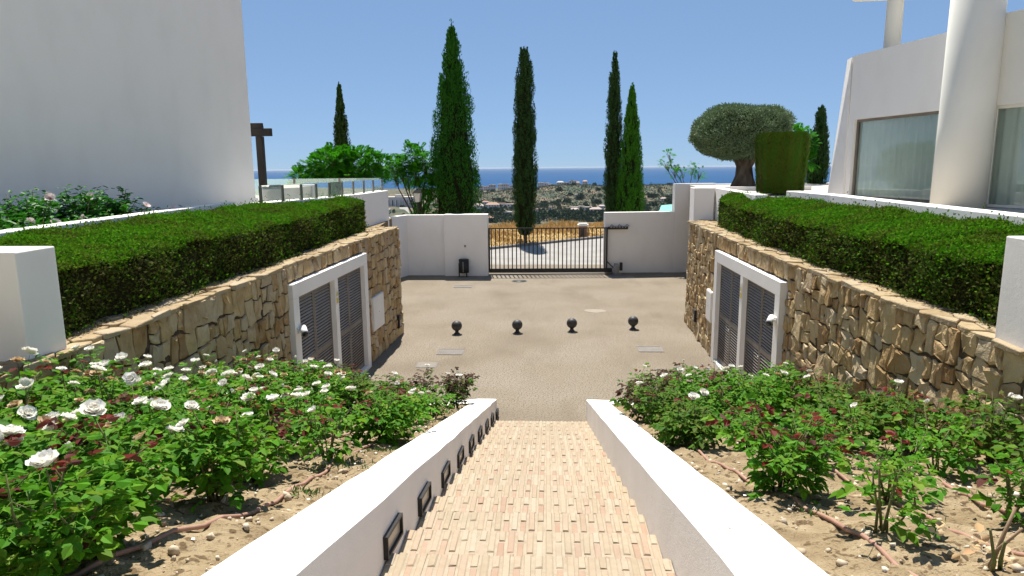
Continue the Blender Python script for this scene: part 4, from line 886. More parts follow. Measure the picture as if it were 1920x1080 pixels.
cypress('broad bright green cypress behind the left boundary wall, tallest of all', -4.72, 35.2, 0, 12.05, [(0, .95), (.2, 1.18), (.35, 1.12), (.55, .88), (.72, .62), (.85, .38), (.95, .17), (1, .06)], 'cyp_bright', 31, 430, 84, (.95, .21), (.12, .04))
cypress('dark slender cypress standing in the field behind the gate', -1.42, 44.0, 0, 12.2, [(0, .25), (.06, .60), (.2, .70), (.4, .70), (.6, .62), (.78, .52), (.88, .40), (.94, .26), (1, .18)], 'cyp_dark', 32, 760, 40, (.6, .11), (.11, .035), base_gap=.45)
cypress('very thin dark cypress, left of the pair behind the right boundary wall', 3.58, 38.0, 0, 10.9, [(0, .40), (.3, .42), (.55, .40), (.75, .29), (.88, .19), (.95, .12), (1, .07)], 'cyp_dark', 33, 620, 34, (.5, .085), (.10, .03))
cypress('fresh green pointed cypress, right of the pair behind the right boundary wall', 4.48, 37.6, 0, 9.2, [(0, .68), (.3, .70), (.5, .56), (.7, .38), (.85, .22), (.95, .12), (1, .05)], 'cyp_fresh', 34, 760, 38, (.6, .085), (.11, .03))
cypress('small distant dark cypress rising behind the feathery tree on the left', -15.2, 51.0, 0, 11.1, [(0, .72), (.4, .66), (.6, .52), (.8, .30), (.92, .15), (1, .06)], 'cyp_dark', 35, 640, 34, (.6, .11), (.12, .04))
cypress('short dark cypress behind the topiary beside the right house', 12.2, 32.0, 2.8, 7.45, [(0, .36), (.4, .36), (.7, .25), (.9, .14), (1, .05)], 'cyp_dark', 36, 300, 30, (.45, .10), (.13, .04), base_gap=.2)
# ================================================================== FEATHERY TREES
def feathery(label, x, y, z0, specs, seed, spread, nfr, trunk_r=.07, leafy=.5, name='feathery_tree', stems=None):
    """specs: list of crown blobs (dx, dy, dz, r)"""
    rng = np.random.default_rng(seed); root = thing(name, label, 'tree', (x, y, z0)); mb = MB(); Q = []
    for bi, (dx, dy, dz, r) in enumerate(specs):
        tip = np.array([dx, dy, dz]); b0 = np.array([rng.normal(0, .04), rng.normal(0, .04), 0]); mid = tip*.5+np.array([-dx*.18, -dy*.18, dz*.02])+rng.normal(0, .05, 3)
        o_ = np.array([x, y, z0])
        mb.tube([o_+b0, o_+mid*.5, o_+mid, o_+tip*.8, o_+tip], [trunk_r, trunk_r*.8, trunk_r*.6, trunk_r*.4, trunk_r*.2], 7)
        k = int(nfr*r*r/ .36)
        d = nrm(rng.normal(size=(k, 3))); p0 = tip+d*(r*rng.uniform(.25, 1, k)**.6)[:, None]*np.array([1, 1, .8])
        for j in range(min(k, 9)):
            mb.tube([o_+tip*.82, o_+(tip*.4+p0[j]*.6), o_+p0[j]], [trunk_r*.28, trunk_r*.18, trunk_r*.08], 4)
        for i in range(k):                                        # one frond: a drooping rachis with pairs of leaflets
            dr = nrm(d[i]*.8+np.array([0, 0, .35])+rng.normal(0, .35, 3)); L = leafy*rng.uniform(.6, 1.15); m = 9
            side = nrm(np.cross(dr, np.array([0, 0, 1.])+rng.normal(0, .2, 3))); t = np.linspace(.12, 1, m)
            C = p0[i]+dr*(t*L)[:, None]+np.array([0, 0, -1.])*(t**2*L*.32)[:, None]; ll = L*.36*np.sin(np.pi*(t*.8+.12))
            for sg in (-1, 1):
                D = nrm(side*sg+dr*.55+np.array([0, 0, -.12])+rng.normal(0, .08, (m, 3))); S_ = nrm(np.cross(D, np.cross(side, dr)))
                Q.append(blades(C, D, S_, ll, ll*.42))
    lv = obj('crown', quadmesh('crown', np.concatenate(Q), 'fern_leaf'), root); lv['kind'] = 'stuff'
    mb.build('trunk', 'bark', root)
feathery('wide bright green feathery tree beyond the glass balustrade', -9.2, 30.5, 2.2, [(-1.7, 0, 2.2, .55), (-1.0, .3, 2.75, .65), (-.3, -.2, 2.95, .7), (.4, .3, 2.9, .7), (1.1, 0, 2.85, .65), (1.7, .2, 2.75, .55), (-.6, 0, 2.3, .6), (.5, -.3, 2.3, .55), (1.4, .3, 2.3, .5), (-1.9, .2, 1.8, .45), (-.2, 0, 1.85, .5), (.8, .1, 1.8, .5), (-1.1, 0, 1.85, .45)], 41, 1, 125)
feathery('open feathery tree with curved bare stems behind the street lantern', -6.6, 35.0, .4, [(-.9, 0, 4.5, .6), (-.2, .2, 5.05, .65), (.5, -.1, 4.75, .5), (-.6, .2, 3.95, .6), (.1, -.2, 4.15, .65), (.9, .1, 4.3, .45), (-1.2, -.2, 4.2, .45), (.75, 0, 3.5, .4), (.3, .2, 3.55, .45), (.3, .1, 2.55, .42), (.15, -.1, 2.15, .35)], 42, 1, 100)
feathery('sparse young tree with thin branches behind the left of the olive tree', 6.55, 32.5, 2.6, [(-1.1, 0, 2.35, .28), (-.7, .1, 2.0, .3), (-.3, 0, 1.95, .26), (.2, .1, 2.1, .28), (.55, 0, 1.9, .26), (-1.0, -.1, 2.75, .22)], 43, 1, 120, .035, .26)
feathery('bright green leafy tree between the topiary and the right house', 10.9, 31.0, 3.0, [(-.2, 0, 3.1, .55), (.3, .1, 2.7, .5), (.1, 0, 2.2, .5), (-.5, .2, 3.3, .35), (.45, 0, 2.0, .35), (-.9, .1, 3.3, .3)], 44, 1, 130, .06, .45)
feathery('low bright green shrub behind the left end of the boundary wall', -7.6, 31.5, .4, [(-.2, 0, 1.9, .35), (.2, .1, 2.0, .3)], 45, 1, 60, .03, .25, 'leafy_shrub')
# ================================================================== OLIVE TREE AND TOPIARY
def olive():
    rng = np.random.default_rng(51); x, y, z = 7.35, 26.3, 3.95; root = thing('olive_tree', 'old olive tree with flat clipped grey-green crown and gnarled trunk', 'tree', (x, y, z))
    mb = MB(); 
    for k in range(9):                                            # fluted, twisting trunk
        a = k*.7; r0 = .26; mb.tube([(x+math.cos(a)*r0*1.35, y+math.sin(a)*r0*1.2, z-.1), (x+math.cos(a+.4)*r0*.75, y+math.sin(a+.4)*r0*.8, z+.4), (x+math.cos(a+.9)*r0*.62, y+math.sin(a+.9)*r0*.6, z+.85), (x+math.cos(a+1.2)*.55, y+math.sin(a+1.2)*.5, z+1.5)], [.20, .15, .14, .07], 8)
    mb.build('trunk', 'olive_bark', root)
    for k in range(7):
        a = k*.9+.2; MB().tube([(x+math.cos(a)*.1, y+math.sin(a)*.1, z+.8), (x+math.cos(a)*.5, y+math.sin(a)*.5, z+1.3), (x+math.cos(a)*1.1, y+math.sin(a)*1.0, z+1.75)], [.10, .07, .03], 7).build('limb', 'olive_bark', root)
    cx, cy, cz = x-.15, y, z+2.0; ra, rb, rc = 1.66, 1.5, .98
    def sd(m, sc):
        d = nrm(rng.normal(size=(m, 3))); p = 2.9
        k = (np.abs(d[:, 0])**p+np.abs(d[:, 1])**p+np.abs(d[:, 2])**p)**(-1/p); P = d*k[:, None]
        l = 1+.05*np.sin(P[:, 0]*5+P[:, 2]*4)+.035*np.sin(P[:, 0]*9-P[:, 2]*8+P[:, 1]*6)+.02*np.sin(P[:, 0]*17+P[:, 1]*15)
        P = P*l[:, None]*sc; P[:, 2] = np.where(P[:, 2] < 0, P[:, 2]*.86, P[:, 2]); return P*np.array([ra, rb, rc])+np.array([cx, cy, cz]), d
    m = 52000; P, N = sd(m, 1); P = P+N*np.minimum(rng.normal(-.04, .05, m), .05)[:, None]
    Q = rleaves(rng, P, N, .085, .030, .45, .3)-np.array((x, y, z)); lv = obj('crown', quadmesh('crown', Q, 'olive_leaf'), root); lv['kind'] = 'stuff'
    n1, n2 = 28, 14; V = []; F = []
    for j in range(n2+1):
        ph = math.pi*j/n2
        for i in range(n1):
            th = 2*math.pi*i/n1; d = np.array([math.sin(ph)*math.cos(th), math.sin(ph)*math.sin(th), math.cos(ph)]); k = (abs(d[0])**2.9+abs(d[1])**2.9+abs(d[2])**2.9)**(-1/2.9)
            q = d*k*.90; q[2] *= .86 if q[2] < 0 else 1; V.append(q*np.array([ra, rb, rc])+np.array([cx, cy, cz]))
    for j in range(n2):
        for i in range(n1): F.append((j*n1+i, j*n1+(i+1) % n1, (j+1)*n1+(i+1) % n1, (j+1)*n1+i))
    MB().add(V, F, 0, True).build('inner_branches', 'hedge_core', root)
    rg = random.Random(3)
    Vp = MB()
    for k in range(90):
        a = rg.uniform(0, 6.28); r = rg.uniform(.3, 1.5); s = rg.uniform(.03, .07); c = (x+math.cos(a)*r, y-abs(math.sin(a)*r)*.8, z+.03)
        Vp.lathe(c, [(s*.6, -.02), (s, .01), (s*.7, s*.6)], 6)
    tag(Vp.build('planter_gravel', 'pebble'), 'pale gravel around the foot of the olive tree', 'gravel', kind='stuff')
olive()
def topiary():
    rng = np.random.default_rng(52); x, y, z = 6.72, 20.3, 4.0; root = thing('topiary_cypress', 'clipped drum-shaped green and brown topiary in front of the olive tree', 'topiary', (x, y, z)); R0, R1, Hh = .60, .70, 1.66
    m = 42000; t = rng.uniform(0, 1, m); a = rng.uniform(0, 2*np.pi, m); fl = 1+.03*np.sin(a*7)+.02*np.sin(a*15+1)
    tz = t*Hh; R = (R0+(R1-R0)*np.clip(t*1.4, 0, 1))*fl-.10*np.clip((t-.9)/.1, 0, 1)**2; O = np.stack([np.cos(a), np.sin(a), 0*a], -1)
    P = O*R[:, None]; P[:, 2] = tz; P = P+O*rng.normal(-.008, .011, m)[:, None]
    D = nrm(np.array([0, 0, 1.])+O*.28+rng.normal(0, .16, (m, 3))); Sd = nrm(np.cross(D, O+rng.normal(0, .35, (m, 3)))); Q = [blades(P, D, Sd, .085*rng.uniform(.6, 1.3, m), .020*rng.uniform(.7, 1.3, m))]
    m = 7000; r = R1*.93*np.sqrt(rng.uniform(0, 1, m)); a = rng.uniform(0, 2*np.pi, m); P = np.stack([r*np.cos(a), r*np.sin(a), Hh-.05+.05*(1-(r/R1)**2)+rng.normal(0, .015, m)], -1); Q.append(rleaves(rng, P, np.tile([0, 0, 1.], (m, 1)), .06, .022, .6, .2))
    lv = obj('foliage', quadmesh('foliage', np.concatenate(Q), 'topiary_leaf'), root); lv['kind'] = 'stuff'
    MB().lathe((x, y, z), [(R0*.93, .0), (R0*.93, .1), (R1*.92, Hh*.7), (R1*.92, Hh-.15), (R1*.8, Hh-.05)], 32).build('inner_branches', 'hedge_core', root)
    MB().tube([(x, y, z-.2), (x, y, z+.3)], [.08, .08], 8).build('trunk', 'bark', root)
topiary()
# ================================================================== ROSES
def leaflet_template(n_pairs, L, W, drop):
    V = []; F = []
    def leaf(p, d, s, l, w_):
        d = np.array(d, float); d /= np.linalg.norm(d); s = np.array(s, float); s -= d*(s@d); s /= np.linalg.norm(s); u = np.cross(s, d); k = len(V); p = np.array(p, float)
        P = [p, p+s*w_*.42+d*l*.30+u*w_*.16, p+s*w_*.40+d*l*.66+u*w_*.12, p+d*l-u*l*.10, p-s*w_*.40+d*l*.66+u*w_*.12, p-s*w_*.42+d*l*.30+u*w_*.16]
        V.extend(P); F.extend([(k, k+1, k+2, k+3), (k, k+3, k+4, k+5)])
    Lr = L*(n_pairs*.95+.5); sag = lambda t: -drop*Lr*t*t
    leaf((0, Lr, sag(1)), (0, 1, -drop*1.6), (1, 0, .05), L*1.12, W*1.1)
    for i in range(n_pairs):
        t = (.42+.58*(i+.35)/n_pairs) if n_pairs > 1 else .6; t = .38+.56*i/max(1, n_pairs-1) if n_pairs > 1 else .6
        for sg in (-1, 1): leaf((0, Lr*t, sag(t)), (sg*.9, .55, -drop*.8), (-.5*sg*.0+.0, 1, 0), L*(.8+.14*i), W*(.82+.1*i))
    k = len(V); V.extend([np.array((-.0016, 0, 0)), np.array((.0016, 0, 0)), np.array((.001, Lr, sag(1)+.001)), np.array((-.001, Lr, sag(1)+.001))]); F.append((k, k+1, k+2, k+3))
    return np.array(V), F
TPL = [leaflet_template(2, .058, .042, .25), leaflet_template(2, .066, .046, .4), leaflet_template(2, .050, .038, .12), leaflet_template(1, .070, .050, .3)]
def leafmesh(T, mat):
    m = MB(); m.add(T[0], T[1]); return m.mesh('leaf', mat)
LEAFM = {mt: [leafmesh(T, mt) for T in TPL] for mt in ('rose_leaf', 'rose_leaf_dark', 'red_leaf', 'maroon_leaf')}
def petal_grid(tilt, ln, wd, az, cup, curl, r0, rng, h0=0):
    """one cupped petal as a 3x3 grid of quads"""
    P = []
    for j in range(4):
        t = j/3; a = tilt*(.35+.65*t)+curl*t*t; 
        y = r0+ln*t*math.sin(tilt*.8+curl*t*.5); z = h0+ln*t*math.cos(tilt*.8+curl*t*.5)
        ww = wd*(.35+.75*math.sin(math.pi*(.18+.62*t)))
        for i in range(4):
            u = (i-1.5)/1.5; x = u*ww/2; P.append((x, y-cup*u*u*math.cos(tilt)*1.0+rng.uniform(-.002, .002), z+cup*u*u*math.sin(tilt)+rng.uniform(-.003, .003)))
    c, s_ = math.cos(az), math.sin(az); P = [(p[0]*c-p[1]*s_, p[0]*s_+p[1]*c, p[2]) for p in P]
    F = [(j*4+i, j*4+i+1, j*4+i+5, j*4+i+4) for j in range(3) for i in range(3)]
    return P, F
def bloom(seed, mat, size=1., openness=1.):
    rng = random.Random(seed); m = MB()
    for n, tilt, ln, wd, cup, curl, r0 in ((6, 1.35*openness, .060, .062, .010, .25, .004), (6, 1.02*openness, .054, .056, .012, .2, .004), (5, .68*openness, .046, .050, .013, .0, .003), (4, .34*openness, .038, .036, .013, -.2, .002)):
        a0 = rng.uniform(0, 6.28)
        for i in range(n):
            P, F = petal_grid(tilt*rng.uniform(.85, 1.12), ln*size*rng.uniform(.88, 1.1), wd*size, a0+i*2*math.pi/n+rng.uniform(-.2, .2), cup*size, curl*rng.uniform(.3, 1.5), r0, rng); m.add(P, F, 0, True)
    return m
def bud(seed, mat):
    rng = random.Random(seed); m = MB()
    for i in range(5):
        P, F = petal_grid(.22, .05, .034, i*1.26, .012, -.3, .003, rng); m.add(P, F, 0, True)
    return m
BLM = {'white': [bloom(i, 0, 1.25, o_).mesh('white_bloom', 'petal') for i, o_ in enumerate((1, .85, 1.05, .7, .92))], 'faded': [bloom(20+i, 0, 1.0, 1.2).mesh('faded_bloom', 'faded') for i in range(3)], 'bud': [bud(i, 0).mesh('bud', 'petal') for i in range(2)]}
def frame_from(D, up):
    """matrices whose y axis is D, z close to up"""
    Y_ = nrm(D); X_ = nrm(np.cross(Y_, up)); Z_ = np.cross(X_, Y_); return np.stack([X_, Y_, Z_], -1)
ORD = ['first', 'second', 'third', 'fourth', 'fifth', 'sixth', 'seventh', 'eighth', 'ninth', 'tenth', 'eleventh', 'twelfth', 'thirteenth', 'fourteenth', 'fifteenth', 'sixteenth', 'seventeenth', 'eighteenth', 'nineteenth', 'twentieth',
       'twenty-first', 'twenty-second', 'twenty-third', 'twenty-fourth', 'twenty-fifth', 'twenty-sixth', 'twenty-seventh', 'twenty-eighth', 'twenty-ninth', 'thirtieth', 'thirty-first', 'thirty-second', 'thirty-third', 'thirty-fourth', 'thirty-fifth', 'thirty-sixth', 'thirty-seventh', 'thirty-eighth', 'thirty-ninth', 'fortieth']
def rose(spec, label, group, seed):
    x, y, h, wd, dens, tone, nw, nfd, individual = spec
    rng = np.random.default_rng(seed); z = float(soil_z(x, y))-.01; root = thing('rose_bush', label, 'rose bush', (x, y, z), group)
    nc = max(3, int(5+dens*4)); mb = MB(); pos = []; dirs = []; tips = []; young = []
    canes = []
    for i in range(nc):
        a = 2*math.pi*i/nc+rng.uniform(-.5, .5); ln = h*rng.uniform(.72, 1.08); sp = wd/2*rng.uniform(.25, 1.0); kink = rng.normal(0, .04, 3)
        pts = [np.array([math.cos(a)*.03, math.sin(a)*.03, 0]), np.array([math.cos(a)*sp*.35, math.sin(a)*sp*.35, ln*.35])+kink*.6, np.array([math.cos(a)*sp*.75, math.sin(a)*sp*.75, ln*.72])+kink, np.array([math.cos(a)*sp*1.0, math.sin(a)*sp*1.0, ln])]
        canes.append((pts, .009, .2))
        for k in range(int(1+2.6*dens)):
            t = rng.uniform(.3, .8); b = lerp_path(pts, t*plen(pts)); a2 = a+rng.normal(0, 1.1); l2 = h*rng.uniform(.18, .42)
            e = b+np.array([math.cos(a2)*l2*.75, math.sin(a2)*l2*.75, l2*rng.uniform(.25, .9)]); canes.append(([b, (b+e)/2+np.array([0, 0, -.01]), e], .005, .12))
    for (pts, r, t0) in canes:
        mb.tube([p+np.array([x, y, z]) for p in pts], np.linspace(r, r*.35, len(pts)), 5); L = plen(pts); tips.append(pts[-1])
        m = max(3, int(L/(.055)*min(1.45, .45+.8*dens)))
        for t in np.linspace(t0, 1, m):
            p = lerp_path(pts, t*L); az = rng.uniform(0, 6.28)+t*7; o_ = np.array([p[0], p[1], 0])*1.0
            d = nrm(np.array([math.cos(az), math.sin(az), rng.uniform(-.15, .55)])+o_*1.6); pos.append(p); dirs.append(d); young.append(t)
    pos = np.array(pos); dirs = np.array(dirs); young = np.array(young); n = len(pos)
    Rm = frame_from(dirs, np.tile([0, 0, 1.], (n, 1))+rng.normal(0, .25, (n, 3))); sc = rng.uniform(.7, 1.2, n)*(1.18 if individual else 1.25)*np.where(young > .9, .75, 1)
    zrel = pos[:, 2]/h; base = 'rose_leaf_dark' if tone in ('maroon', 'dark') else 'rose_leaf'; tipm = 'maroon_leaf' if tone == 'maroon' else 'red_leaf'
    frac = {'maroon': .55, 'red': .17, 'dark': .06, 'green': .04}[tone]; isr = (zrel+rng.normal(0, .13, n) > 1-frac*.75) & (rng.uniform(0, 1, n) < (.85 if tone in ('maroon', 'red') else .3))
    ti = rng.integers(0, len(TPL), n)
    if individual:
        for i in range(min(n, 290)):
            o = bpy.data.objects.new('leaf', LEAFM[tipm if isr[i] else base][ti[i]]); link(o, root); mt = Matrix([list(Rm[i][0]*sc[i])+[pos[i][0]], list(Rm[i][1]*sc[i])+[pos[i][1]], list(Rm[i][2]*sc[i])+[pos[i][2]], [0, 0, 0, 1]]); o.matrix_local = mt
    else:
        A = np.concatenate([Rm*sc[:, None, None], pos[:, :, None]], 2); 
        me = None
        for k in (int(seed) % len(TPL),):
            me = tmplmesh('foliage', TPL[k][0], TPL[k][1], A, [base, tipm], isr.astype(int)); lv = obj('foliage', me, root); lv['kind'] = 'stuff'
    mb.build('canes', 'cane', root)
    tips = np.array(tips); order = np.argsort(-tips[:, 2]-rng.uniform(0, .25*h, len(tips))); q = 0
    for kind, cnt in (('white', nw), ('faded', nfd)):
        for i in range(cnt):
            p = tips[order[q % len(order)]]+(np.array([0, 0, .015]) if q < len(order) else rng.normal(0, .06, 3)); q += 1
            kd = 'bud' if kind == 'white' and rng.uniform() < .08 else kind; nm = {'white': 'white_bloom', 'faded': 'faded_bloom', 'bud': 'bud'}[kd]
            o = bpy.data.objects.new(nm, BLM[kd][int(rng.integers(0, len(BLM[kd])))]); link(o, root); o.location = p; s_ = rng.uniform(.5, .85); o.scale = (s_, s_, s_)
            o.rotation_euler = (rng.normal(.05, .3), rng.normal(0, .3), rng.uniform(0, 6.28))
            if kd == 'faded': o['label'] = 'withered tan bloom'
#         x      y     h    w   dens tone     white faded individual
LEFT = [(-1.62, 11.55, .72, .45, .9, 'maroon', 3, 0, 0), (-2.12, 11.0, .68, .5, .7, 'maroon', 1, 0, 0), (-2.62, 11.35, .62, .5, .6, 'maroon', 1, 0, 0), (-3.05, 11.0, .62, .55, 1, 'dark', 2, 0, 0), (-3.5, 10.9, .75, .6, 1.1, 'maroon', 2, 0, 0), (-4.0, 10.8, .85, .5, .8, 'maroon', 2, 1, 0),
        (-1.75, 9.9, .55, .5, .7, 'green', 1, 0, 0), (-2.45, 9.9, .6, .6, 1, 'dark', 2, 1, 0), (-3.05, 9.8, .72, .6, 1.1, 'dark', 1, 0, 0), (-3.6, 9.6, .85, .65, 1.1, 'green', 2, 0, 0), (-4.15, 9.5, .9, .6, .9, 'dark', 1, 2, 0),
        (-1.85, 8.75, .5, .55, .9, 'green', 2, 0, 0), (-3.0, 8.55, .8, .7, 1.1, 'green', 5, 1, 0), (-3.6, 8.4, .85, .7, 1.1, 'green', 3, 3, 0), (-4.15, 8.3, .95, .6, 1, 'green', 2, 2, 0),
        (-1.80, 7.1, .60, .72, 1.3, 'red', 1, 1, 0), (-2.7, 7.3, .62, .6, 1, 'green', 4, 1, 0), (-3.35, 7.2, .75, .7, 1.1, 'green', 4, 3, 0), (-4.05, 7.1, .85, .65, 1, 'green', 3, 3, 0),
        (-2.35, 6.15, .55, .5, .6, 'green', 2, 0, 0), (-1.92, 5.55, .5, .45, .35, 'red', 1, 0, 0), (-3.0, 6.1, .75, .7, 1.1, 'green', 3, 2, 0), (-3.6, 6.0, .85, .7, 1.1, 'green', 4, 4, 0), (-4.15, 5.9, .95, .6, 1, 'green', 3, 3, 0),
        (-2.25, 4.85, .55, .6, 1, 'red', 2, 0, 1), (-2.85, 4.9, .72, .7, 1.1, 'green', 3, 2, 1), (-3.5, 4.85, .85, .7, 1.1, 'green', 3, 3, 1), (-4.1, 4.75, .9, .65, 1, 'green', 3, 4, 0),
        (-2.12, 3.95, .6, .62, 1.1, 'green', 2, 0, 1), (-2.75, 3.95, .68, .7, 1.1, 'green', 3, 1, 1), (-3.35, 3.9, .78, .7, 1.1, 'green', 4, 3, 1), (-3.95, 3.8, .85, .65, 1, 'green', 2, 4, 0),
        (-2.2, 3.0, .58, .66, 1.2, 'red', 3, 0, 1), (-2.8, 3.05, .62, .6, 1.1, 'green', 2, 1, 1), (-2.05, 2.45, .56, .62, 1.15, 'green', 1, 0, 1), (-2.5, 2.5, .55, .55, 1.0, 'red', 1, 1, 1), (-3.35, 3.05, .7, .6, 1, 'green', 2, 2, 0)]
RIGHT = [(1.62, 11.5, .75, .4, .4, 'green', 1, 0, 0), (2.15, 11.2, .8, .6, 1.0, 'maroon', 1, 0, 0), (2.75, 11.2, .72, .6, 1, 'dark', 3, 0, 0), (3.3, 11.0, .7, .6, 1, 'green', 2, 0, 0), (3.85, 11.1, .8, .5, .7, 'maroon', 1, 1, 0),
         (1.5, 9.6, .72, .6, 1, 'maroon', 2, 0, 0), (2.0, 9.8, .8, .6, 1.0, 'green', 2, 0, 0), (2.6, 9.7, .82, .6, 1.1, 'dark', 3, 0, 0), (3.25, 9.6, .85, .65, 1.1, 'green', 3, 1, 0), (3.85, 9.4, .75, .55, .9, 'dark', 1, 1, 0),
         (1.48, 8.2, .62, .6, 1.2, 'dark', 2, 0, 0), (2.05, 8.3, .66, .55, .8, 'green', 3, 0, 0), (2.7, 8.3, .75, .7, 1.1, 'green', 2, 1, 0), (3.35, 8.1, .7, .6, 1, 'dark', 1, 0, 0), (3.9, 7.9, .65, .6, .9, 'dark', 1, 0, 0),
         (1.5, 6.95, .45, .5, 1.1, 'dark', 1, 0, 0), (2.1, 6.9, .55, .5, .9, 'green', 0, 0, 0), (2.95, 6.8, .58, .65, .8, 'dark', 1, 0, 0), (3.6, 6.6, .58, .6, .8, 'dark', 1, 0, 0), (4.0, 6.0, .6, .5, .7, 'dark', 2, 0, 0),
         (2.35, 5.7, .5, .6, .6, 'green', 0, 0, 0), (3.15, 5.35, .5, .65, .5, 'green', 1, 0, 0), (3.75, 4.9, .55, .5, .5, 'dark', 1, 0, 0), (1.62, 4.55, .58, .78, 1.35, 'red', 0, 0, 1), (2.3, 4.4, .42, .45, .3, 'green', 0, 0, 1),
         (1.78, 3.45, .5, .32, .16, 'green', 0, 0, 1), (2.75, 3.9, .42, .4, .25, 'green', 0, 0, 1)]
for side, L in (('left', LEFT), ('right', RIGHT)):
    L = sorted(L, key=lambda s: -s[1])
    for i, sp in enumerate(L):
        if side == 'left' and sp[1] < 9 and sp[6] > 1: sp = sp[:6]+(sp[6]+2, sp[7]+1, sp[8])
        tone = {'maroon': 'maroon-tipped', 'red': 'red-tipped', 'dark': 'dark green', 'green': 'green'}[sp[5]]
        bl = 'without blooms' if sp[6]+sp[7] == 0 else ('with one white bloom' if sp[6] == 1 and not sp[7] else 'with white blooms' if not sp[7] else 'with white and withered blooms')
        rose(sp, '%s rose bush %s, %s from gate in %s bed' % (tone, bl, ORD[i], side), 'rose bushes in the %s bed' % side, 100+i+(50 if side == 'right' else 0))
# petals fallen from the blooms
rng = np.random.default_rng(63); n = 260; xx = np.where(rng.uniform(0, 1, n) < .6, rng.uniform(-4.2, -1.5, n), rng.uniform(1.3, 4.0, n)); yy = rng.uniform(2.8, 11, n)
P = np.stack([xx, yy, soil_z(xx, yy)+.022], -1); Q = rleaves(rng, P, np.tile([0, 0, .1], (n, 1)), .03, .028, .1, 0); c_ = Q.mean(1, keepdims=True); Q[:, :, 2] = c_[:, :, 2]+(Q[:, :, 2]-c_[:, :, 2])*.3
tag(obj('fallen_petals', quadmesh('fallen_petals', Q, 'petal')), 'white petals fallen on the soil under the rose bushes', 'petals', kind='stuff')
# dry leaves blown along the wall feet, on the parapets and over the courtyard
rng = np.random.default_rng(64); P = []
for k in range(46):
    y = rng.uniform(3, 12.3); s_ = rng.choice([-1, 1]); x = (XL-rng.uniform(.03, .35)) if s_ < 0 else (XR+rng.uniform(.03, .35)); P.append((x, y, nosing(y)+.394))
for k in range(120):
    y = rng.uniform(13, 29.5); x = rng.choice([-1, 1])*(4.1-abs(rng.normal(0, .12))) if y < 19.5 else rng.uniform(-5.5, 5); P.append((x, y if y < 19.5 else 30.1-abs(rng.normal(0, .25)), .008))
for k in range(40): P.append((rng.uniform(-3.8, 3.8), rng.uniform(13, 29), .008))
P = np.array(P); n = len(P); Q = rleaves(rng, P, np.tile([0, 0, .1], (n, 1)), .035, .018, .1, 0, .5); c_ = Q.mean(1, keepdims=True); Q[:, :, 2] = P[:, None, 2]+.002+np.abs(Q[:, :, 2]-c_[:, :, 2])*.2
tag(obj('fallen_leaves', quadmesh('fallen_leaves', Q, 'dry_cane')), 'small dry leaves scattered on parapets and along the courtyard edges', 'leaves', kind='stuff')
# low weeds near the foot of the walls
rng = np.random.default_rng(61); Q = []
for (x, y, r, n) in ((-1.65, 10.6, .3, 160), (-1.62, 9.2, .3, 150), (-1.7, 8.3, .25, 110), (-1.62, 6.3, .3, 170), (-1.75, 5.4, .25, 120), (-1.7, 4.4, .12, 60), (1.35, 7.4, .25, 110), (1.5, 10.5, .3, 120), (2.2, 3.8, .1, 40), (1.6, 3.9, .1, 35), (3.0, 4.4, .15, 50), (2.6, 6.2, .2, 70)):
    P = np.stack([x+rng.normal(0, r*.5, n), y+rng.normal(0, r*.6, n), np.zeros(n)], -1); P[:, 2] = soil_z(P[:, 0], P[:, 1])+.002; Q.append(rleaves(rng, P, np.tile([0, 0, 1.], (n, 1)), .05, .012, .5, .3))
tag(obj('weeds', quadmesh('weeds', np.concatenate(Q), 'weed')), 'low green weeds scattered on the soil beside the stair walls', 'weeds', kind='stuff')
# twigs of a dead rose stump in the right foreground
tw = thing('dead_rose_stump', 'dry rose stump with brown leaves in the bottom right corner', 'plant', (2.02, 2.95, float(soil_z(2.02, 2.95))))
rng = np.random.default_rng(62); b = np.array(tw.location)
for k in range(4):
    e = b+np.array([rng.normal(0, .12), rng.normal(0, .1), rng.uniform(.15, .32)]); MB().tube([b+rng.normal(0, .02, 3), (b+e)/2+rng.normal(0, .02, 3), e], [.011, .009, .006], 6).build('stem', 'cane' if k < 2 else 'dry_cane', tw)
k = 16; P = np.stack([rng.normal(0, .10, k), rng.normal(0, .10, k), rng.uniform(.0, .1, k)], -1); D = nrm(rng.normal(size=(k, 3))); A = np.concatenate([frame_from(D, np.tile([0, 0, 1.], (k, 1)))*.8, P[:, :, None]], 2)
obj('dead_leaves', tmplmesh('dead_leaves', TPL[3][0], TPL[3][1], A, 'faded'), tw)
# irrigation hoses lying on the soil
def hose(label, pts, seed):
    rng = random.Random(seed); P = []; n = 60; s = np.linspace(0, plen(pts), n); q = lerp_path(pts, s)
    for i in range(n): P.append((q[i][0]+.02*math.sin(i*.33+seed), q[i][1], float(soil_z(q[i][0], q[i][1]))+.016+.008*math.sin(i*.7+seed)))
    o = MB().tube(P, .0135, 8).build('irrigation_hose', 'hose', None, org=P[0]); tag(o, label, 'hose', 'irrigation hoses on the rose beds')
hose('brown irrigation hose in the right bed, nearest the stair wall', [(1.42, 11.5), (1.5, 7), (1.6, 4.2), (1.66, 3.4), (1.66, 1.5)], 1)
hose('brown irrigation hose in the right bed, second from the stair wall', [(2.1, 11.4), (2.2, 8), (2.32, 5), (2.26, 3.5), (2.12, 1.5)], 2)
hose('brown irrigation hose in the right bed, third from the stair wall', [(2.7, 11.4), (2.9, 8), (3.0, 5.5), (2.85, 3.9), (2.6, 1.5)], 3)
hose('brown irrigation hose in the right bed, close to the stone wall', [(3.6, 11.3), (3.7, 8), (3.85, 6), (3.6, 4), (3.2, 1.5)], 4)
hose('brown irrigation hose in the left bed, nearest the stair wall', [(-1.7, 11.8), (-1.95, 8.5), (-1.8, 5), (-1.84, 3.3), (-1.98, 2.9), (-2.3, 1.6)], 5)
